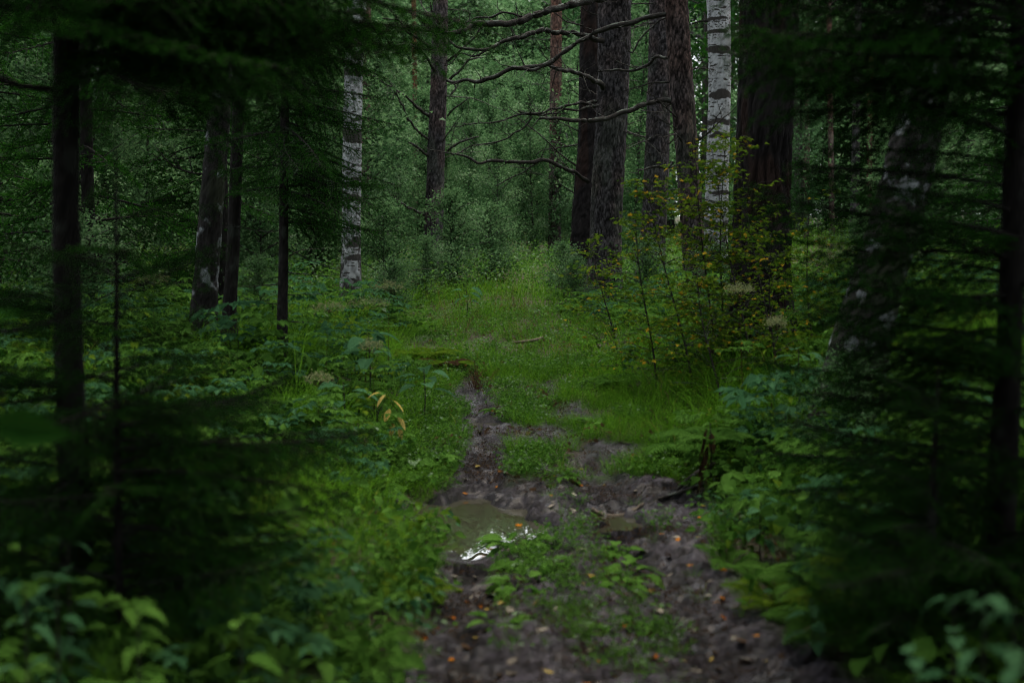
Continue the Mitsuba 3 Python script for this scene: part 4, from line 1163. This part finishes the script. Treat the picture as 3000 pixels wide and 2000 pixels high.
# broad-leaved clumps on the strip between the ruts and at the puddle's edge
for x, y, n, L, text in ((0.02, 7.18, 30, 0.17, 'leafy green clump at the near edge of the big puddle'), (0.10, 6.75, 22, 0.14, 'leafy clump in the middle strip, second from the puddle'),
                         (0.02, 6.35, 22, 0.13, 'leafy clump in the middle strip, third from the puddle'), (0.52, 7.15, 20, 0.13, 'leafy clump beside the right rut, nearest the stick'),
                         (0.56, 6.75, 24, 0.14, 'leafy clump beside the right rut, in the middle of its row'), (0.50, 6.35, 18, 0.12, 'leafy clump beside the right rut, nearest the camera'),
                         (-0.62, 9.35, 34, 0.20, 'dense broad-leaved clump on the bank left of the rut, above the dark dip'), (-0.92, 9.25, 26, 0.17, 'broad-leaved clump left of the dense one on the dark dip'),
                         (0.18, 9.7, 20, 0.12, 'leafy clump on the muddy strip beyond the puddle'), (0.32, 9.0, 18, 0.11, 'low leafy clump right of the strip beyond the puddle'), (0.62, 10.4, 20, 0.15, 'pale leafy clump on the right bank beyond the mud'),
                         (-0.08, 11.1, 22, 0.13, 'leafy clump between the ruts beside the small far puddle'), (-0.05, 5.75, 14, 0.10, 'small clump on the mud in the nearest part of the strip'), (0.45, 5.65, 14, 0.10, 'small clump on the mud right of the nearest strip')):
    plant('leafy_clump', text, 'plant', x, y, rosette(n, L, r), r.uniform(0, 360))

# umbel heads on stalks, bleaching
def umbel(r, h, head, n=110, cls=7):
    m = Mesh()
    m.add(*leaves([[0, 0, -0.03]] * 2, [[0.05, 0.02, 1]] * 2, [[1, 0, 0], [0, 1, 0]], h + 0.03, 0.009, 0.2, 6, 0, 0, wide=0.2))
    top = np.array([0.05, 0.02, 1]) * h
    a, q = r.uniform(0, 2 * np.pi, n), head * np.sqrt(r.random(n))
    tips = top + np.stack([np.cos(a) * q, np.sin(a) * q, 0.05 - 0.25 * q ** 2 / head + r.normal(0, 0.012, n)], 1)
    m.add(*leaves(np.tile(top - Z * 0.03, (14, 1)), tips[:14] - top + Z * 0.03, r.normal(size=(14, 3)), np.linalg.norm(tips[:14] - top, axis=1), 0.003, 0.2, 6, 0, 0))
    for z in range(3):
        m.add(*leaves(tips + r.normal(size=(n, 3)) * 0.012, rand_dirs(r, n, 0.3), rand_dirs(r, n, 0.6), r.uniform(0.008, 0.018, n), 0.010, np.clip(r.normal(0.5, 0.25, n), 0, 1), cls))
    for k in range(3):
        m.put(ternate(r, 2), mat((0.05 * k, 0, h * (0.15 + 0.15 * k)), 120 * k, s=0.9))
    return m


for x, y, h, head, text in ((-1.46, 11.0, 0.72, 0.13, 'pale flower umbel under the boughs of the thin spruce'), (-1.20, 11.5, 0.75, 0.16, 'widest pale flower umbel, left of the track'), (-1.05, 12.0, 0.85, 0.13, 'pale green umbel standing highest, nearest the left white birch'),
                            (-2.9, 11.6, 0.7, 0.14, 'pale flower umbel in the dim wood beside the lichen-patched trunk'), (-1.02, 10.6, 0.55, 0.09, 'small fading umbel among the blue-green plants'), (1.63, 9.9, 0.95, 0.10, 'brownish umbel before the thick dark trunk'),
                            (-1.32, 9.6, 0.45, 0.10, 'fading umbel low in the herbs left of the track'), (1.75, 9.6, 0.75, 0.07, 'small greyish umbel below the brownish one')):
    plant('umbel_plant', text, 'plant', x, y, umbel(r, h, head, 110, 7), r.uniform(0, 360), sub='flower_head')

# blue-green large-leaved plants
for x, y, h, n, L, text in ((-2.25, 11.6, 0.42, 9, 0.26, 'large blue-green leaves at the foot of the slender grey trunk'), (-1.10, 10.9, 0.62, 9, 0.22, 'tall blue-green leafy plant left of the track, behind the yellow drooping leaves'),
                            (-0.66, 10.6, 0.42, 7, 0.19, 'blue-green plant with spread leaves nearest the left rut'), (-1.18, 9.9, 0.40, 8, 0.2, 'blue-green plant low among the herbs at left'), (-0.55, 17.2, 0.45, 6, 0.18, 'single blue-green leafy plant far up the left side of the track'),
                            (1.90, 9.4, 0.62, 12, 0.15, 'upright plant with pale paired leaves before the foot of the thick dark trunk')):
    ll = []
    for k in range(n):
        a = 2.4 * k + r.uniform(-0.4, 0.4)
        z = h * (0.55 + 0.45 * (k + 1) / n)
        d = np.array([math.cos(a), math.sin(a), r.uniform(-0.1, 0.25)])
        ll.append((np.array([0, 0, z]) + d * [0.06, 0.06, 0], d, L * r.uniform(0.7, 1.1), L * 0.5 * r.uniform(0.8, 1.2), r.uniform(0.2, 0.6), float(r.uniform(0.3, 0.9))))
    leafy_plant('broadleaf_plant', text, 'plant', x, y, ll, [[(0, 0, -0.03, 0.006), (0.01, 0, h * 0.5, 0.005), (0, 0, h, 0.003)]], 8, r)

# yellow drooping leaves
ll = [(np.array([0.0, 0, 0.40]) + np.array(b), np.array(d, float), L, W, dr_, t) for b, d, L, W, dr_, t in
      (((-0.03, 0, 0.03), (-0.9, -0.3, 0.1), 0.10, 0.045, 0.5, 0.3), ((0.0, 0, 0.02), (-0.5, -0.4, -0.5), 0.11, 0.045, 0.2, 0.8), ((0.05, 0, -0.02), (0.7, -0.3, -0.5), 0.12, 0.05, 0.2, 0.6),
       ((0.03, 0, -0.08), (-0.35, -0.5, -0.8), 0.11, 0.045, 0.1, 0.5), ((0.08, 0, -0.12), (0.45, -0.3, -0.8), 0.12, 0.045, 0.0, 0.85), ((0.05, 0, -0.17), (-0.15, -0.4, -1), 0.11, 0.04, 0.1, 0.4), ((0.09, 0, -0.2), (0.2, -0.3, -1), 0.10, 0.04, 0.1, 0.7))]
leafy_plant('withered_plant', 'wilted plant with bright yellow drooping leaves left of the track', 'plant', -0.86, 9.62, ll, [[(-0.1, 0.02, -0.03, 0.005), (-0.05, 0, 0.3, 0.004), (0.02, 0, 0.42, 0.003), (0.08, 0, 0.3, 0.002)]], 5, r)
# dark withered plant on the right
ll = []
for k in range(9):
    a = r.uniform(0, 6.28)
    ll.append((np.array([math.cos(a) * 0.03, math.sin(a) * 0.03, 0.42 - 0.035 * k]), np.array([math.cos(a) * 0.25, math.sin(a) * 0.25, -1]), r.uniform(0.12, 0.2), r.uniform(0.025, 0.05), 0.0, float(r.uniform(0, 0.25))))
t = leafy_plant('withered_plant', 'dead plant with dark hanging leaves right of the track, under a fern', 'plant', 1.20, 8.55, ll, [[(0, 0, -0.03, 0.006), (0.01, 0, 0.25, 0.005), (0.0, 0, 0.45, 0.003)]], 6, r)
plant('fern', 'pale green fern arching over the dead plant at the right of the track', 'fern', 1.20, 8.6, fern(r, 7, 0.34), 20, lift=0.28)
plant('withered_plant', 'brown tuft of dried stalks at the far end of the left rut', 'plant', -0.30, 12.5, Mesh().put(grass(r, 60, (0.12, 0.3), 6, 0.10, 0.006, (0, 0.6)), np.eye(4)).put(herb(r, 30, (0.05, 0.25), (0.02, 0.04), 0.1, 6), np.eye(4)), sub='stalks')
plant('withered_plant', 'rust-brown fern patch on the left edge of the grassy track', 'fern', -0.66, 13.2, Mesh().put(fern(r, 3, 0.36, 6), np.eye(4)).put(fern(r, 3, 0.36, 1), mat((0.1, 0, 0), 50)), 10)
plant('fern', 'yellowing fern beside the rust-brown one, left of the grassy track', 'fern', -0.85, 13.7, Mesh().put(fern(r, 7, 0.45, 1), np.eye(4)), 40)
plant('withered_plant', 'curled brown leaf on a bent stalk on the right bank', 'plant', 1.07, 10.5, Mesh().put(grass(r, 3, (0.25, 0.35), 6, 0.02, 0.012, (0.5, 0.9)), np.eye(4)).add(*broad_leaf(np.array([0.05, 0, 0.24]), [1, 0, -0.6], Z, 0.12, 0.06, 0.9, 6, droop=0.8)), 0)

# near plants in the lower corners, each leaf a part
def nettle(text, x, y, h, L, cls, r, nodes=6, lean=(0, 0)):
    ll = []
    for k in range(nodes):
        s = 0.35 + 0.65 * k / (nodes - 1)
        for q in (0, 1):
            a = k * math.pi / 2 + q * math.pi + r.uniform(-0.3, 0.3) + x * 7
            d = np.array([math.cos(a), math.sin(a), r.uniform(-0.1, 0.3)])
            ll.append((np.array([lean[0] * s, lean[1] * s, h * s]) + d * 0.02, d, L * (1.2 - 0.45 * s) * r.uniform(0.85, 1.15), L * 0.55 * (1.2 - 0.5 * s), r.uniform(0.25, 0.7), float(r.uniform(0.25, 0.9))))
    return leafy_plant('nettle', text, 'plant', x, y, ll, [[(0, 0, -0.03, 0.005), (lean[0] * 0.5, lean[1] * 0.5, h * 0.5, 0.004), (lean[0], lean[1], h, 0.002)]], cls, r)


for x, y, h, L, text in ((0.98, 2.9, 0.86, 0.095, 'tallest pale green nettle in the lower right corner'), (0.88, 3.05, 0.70, 0.09, 'nettle at the left of the lower right group'), (1.08, 3.0, 0.80, 0.095, 'nettle in the middle of the lower right group'),
                         (1.03, 2.8, 0.84, 0.095, 'nettle at the right frame edge, low corner'), (1.06, 3.35, 0.72, 0.095, 'nettle at the back of the lower right group')):
    nettle(text, x, y, h, L, 8, r)
for x, y, h, L, cls, text in ((-1.22, 3.75, 0.58, 0.085, 8, 'broad leaves low at left, under the young spruce'), (-0.95, 3.55, 0.60, 0.085, 2, 'leafy plant at the bottom edge, left of centre'), (-0.70, 3.6, 0.58, 0.11, 2, 'leafy plant at the bottom edge, nearest the mud on the left'),
                              (-1.33, 4.2, 0.58, 0.09, 8, 'single pale leafy shoot before the nearest left spruce stem'), (-1.20, 3.45, 0.66, 0.085, 8, 'leafy plant in the lower left corner'), (-0.62, 4.5, 0.30, 0.11, 2, 'bright leafy plant at the left edge of the mud, low in the picture'),
                              (1.12, 5.2, 0.22, 0.10, 8, 'small pale leafy plant at the right edge of the mud'), (1.22, 6.9, 0.30, 0.12, 8, 'plant with a large pale leaf on the right bank, below the dead plant')):
    nettle(text, x, y, h, L, cls, r, 5)

# ---------------------------------------------------------------- log, stick, roots
def woody(name, text, cat, pts, sides=10, bsdf='dead_wood', bump=0.004, step=0.03):
    t = thing(name, text, cat)
    m = tube(Mesh(), np.array(pts, float), sides, step=step, bump=bark_bump(bump, 0.05, 0.12, len(labels)))
    scene[t] = m.ply(bsdf, smooth=True)


g = lambda x, y, dz, rad: (x, y, ground_at(x, y) + dz, rad)
woody('log', 'short pale log lying in the grass across the far track', 'log', [g(0.02, 14.6, 0.10, 0.015), g(0.2, 14.65, 0.12, 0.019), g(0.32, 14.72, 0.14, 0.017)])
woody('stick', 'grey stick lying at the far edge of the small right puddle', 'stick', [g(0.47, 8.32, 0.018, 0.013), g(0.6, 8.30, 0.012, 0.016), g(0.78, 8.33, 0.020, 0.012)], 8)
for k, (pts, text) in enumerate((([(1.0, 8.6, 0.01, 0.012), (1.12, 8.75, 0.05, 0.018), (1.3, 9.0, 0.06, 0.022)], 'dark root across the bank at the right end of the dip, the upper one'),
                                 ([(0.85, 8.45, 0.0, 0.010), (1.05, 8.55, 0.03, 0.014), (1.28, 8.72, 0.05, 0.02)], 'dark root below the upper one at the right end of the dip'),
                                 ([(-0.75, 8.55, 0.0, 0.009), (-0.6, 8.62, 0.02, 0.011), (-0.42, 8.6, 0.0, 0.008)], 'thin dark root in the dip left of the puddle'))):
    woody('root', text, 'root', [g(*q) for q in pts], 8, 'twig_bark', 0.002)

# ---------------------------------------------------------------- fallen leaves on the mud
FALLEN = {}
for name, cls in (('yellow', 5), ('orange', 9), ('pale', 10), ('brown', 6)):
    FALLEN[name] = []
    for k in range(3):
        q = np.random.default_rng(700 + 10 * cls + k)
        FALLEN[name].append(group_of(numbered(name + '_leaf_shape'), leaf=Mesh().add(*broad_leaf(np.array([-0.5, 0, 0.05]), [1, 0, 0.1], Z, 1.0, 0.72, (0.15, 0.5, 0.85)[k], cls, droop=q.uniform(-0.25, 0.3), cup=q.uniform(-0.25, 0.3))).ply('foliage')))
rng = np.random.default_rng(2024)
count = 0
while count < 175:
    y = 4.6 + 5.0 * rng.random() ** 1.7
    x = rng.uniform(-0.9, 1.5)
    if bare_at(x, y) < 0.5 or any(oval(np.array([x]), np.array([y]), c, rx, ry)[0] < 1.1 for c, rx, ry, *_ in PUDDLES):
        continue
    kind = rng.choice(['yellow', 'orange', 'pale', 'brown'], p=[0.22, 0.16, 0.42, 0.20])
    text = {'yellow': 'yellow fallen leaf on the dark mud of the track', 'orange': 'orange fallen leaf on the dark mud of the track', 'pale': 'bleached pale fallen leaf on the dark mud of the track', 'brown': 'brown fallen leaf on the dark mud of the track'}[kind]
    t = thing('fallen_leaf', text, 'leaf', kind + ' leaves fallen on the track')
    z = float(height(np.array([x]), np.array([y]))[0]) + 0.007
    s = rng.uniform(0.026, 0.056) * (0.8 if kind == 'orange' else 1)
    scene[t] = copy_of(FALLEN[kind][rng.integers(3)], mat((x, y, z), rng.uniform(0, 360), rng.normal() * 14, rng.normal() * 14, s))
    count += 1
for x, y, kind, text in ((-0.12, 7.45, 'orange', 'orange leaf at the near right rim of the big puddle'), (0.04, 8.0, 'orange', 'orange leaf at the right rim of the big puddle'), (-0.30, 8.88, 'orange', 'orange leaf on the mud at the far rim of the big puddle')):
    t = thing('fallen_leaf', text, 'leaf')
    scene[t] = copy_of(FALLEN[kind][1], mat((x, y, max(float(height(np.array([x]), np.array([y]))[0]), -0.05) + 0.008), rng.uniform(0, 360), 8, 5, 0.055))

# ---------------------------------------------------------------- the surrounding wood: one mass, beyond the thicket and round about
tag('far_and_unseen_forest', 'dim far trees behind the thicket and at the sides, plus unseen trees added round the camera', kind='stuff')
w, m = leafy_tree(60, 9, 2.6, 5200, 0.16, 0, base=0.08, clusters=90)
MASS = [group_of('mass_leafy_shape', wood=w.ply('twig_bark', smooth=True), leaves=m.ply('foliage'))]
w, m = tuft_crown(61, 4200, 1.0, 15.0, 2.6, 0.30, 0.10, 4, 120)
tube(w, [[0, 0, -0.2, 0.16], [0, 0, 8, 0.1], [0, 0, 16, 0.02]], 8)
MASS.append(group_of('mass_spruce_shape', wood=w.ply('twig_bark', smooth=True), needles=m.ply('needles')))
w, m = tuft_crown(62, 3600, 8.0, 17.0, 2.8, 0.24, 0.09, 11, 70)
tube(w, [[0, 0, -0.2, 0.17], [0, 0, 9, 0.13], [0, 0, 17, 0.03]], 8)
MASS.append(group_of('mass_pine_shape', wood=w.ply('twig_bark', smooth=True), needles=m.ply('needles')))
rng = np.random.default_rng(99)
k = 0


def stand(kind, x, y, s):
    global k
    k += 1
    scene[f'far_and_unseen_forest__{k:04d}'] = copy_of(MASS[kind], mat((x, y, ground_at(x, y)), rng.uniform(0, 360), s=s))


for _ in range(190):                                        # beyond the thicket
    y = rng.uniform(44, 85)
    x = rng.uniform(-0.45, 0.45) * y
    if -0.11 < x / y < 0.06:
        top = min((y - 8) * 0.185, 1.6 + 0.15 * y) - ground_at(x, y)
        stand(0, x, y, top / 9.3)
    else:
        stand(rng.choice([0, 0, 0, 2]) if abs(x) < 0.13 * y else rng.choice([0, 0, 1, 2]), x, y, rng.uniform(0.9, 1.3))
for _ in range(60):                                         # the far tree line at the end of the track
    y = rng.uniform(74, 96)
    x = rng.uniform(-0.13, 0.08) * y
    stand(0, x, y, ((y - 8) * (rng.uniform(0.202, 0.230) if -0.03 < x / y < 0.03 else rng.uniform(0.220, 0.238)) - 1.8) / 9.3)
for _ in range(120):                                        # round about, outside the picture and in its dim sides
    a, d = rng.uniform(0, 2 * np.pi), math.sqrt(rng.uniform(60, 1500))
    x, y = d * math.cos(a), d * math.sin(a)
    inside = y > 1 and abs(x) < 0.36 * y + 1.6
    if abs(x) < 4.0 or inside:
        continue
    stand(rng.choice([0, 1, 1, 2, 2]), x, y, rng.uniform(0.8, 1.1))
for kind, x, y in ((1, -3.6, -2.5), (1, 3.4, -2.0), (1, -1.2, -4.5), (1, 1.8, -5.0), (1, 0.2, -8), (1, -5, -6), (1, 5, -7), (2, -3.3, 0.8), (2, -4.8, 4.5), (2, -2.2, -1.5), (2, 2.0, -1.2), (2, 0, -3),
                   (1, -6.2, 1.5), (2, 3.6, 2.4), (2, -3.4, 3.2), (2, 4.6, 6.6), (2, -4.4, 7.0), (2, 0.3, -0.9), (1, 6.6, 5.0), (1, -6.6, 5.2), (1, 7.6, 10), (1, -7.4, 11), (2, 6.2, 11.5), (2, -6.0, 12.0), (1, 8.6, 14.5), (1, -8.8, 15.5),
                   (2, 7.4, 16.5), (2, -7.6, 17.5), (1, 10.5, 20), (1, -10.5, 20), (2, 9.2, 21.5), (2, -9.6, 22.5), (1, 13, 26), (1, -13, 27), (2, -6.5, 8), (2, 6.6, 8.5)):
    stand(kind, x, y, rng.uniform(0.85, 1.05))  # unseen trees added behind and beside the camera to block light from there
for x, y in ((-3.1, 2.0), (3.2, 2.2)):
    stand(1, x, y, 0.8)  # spruces added beside the camera to darken the lower corners
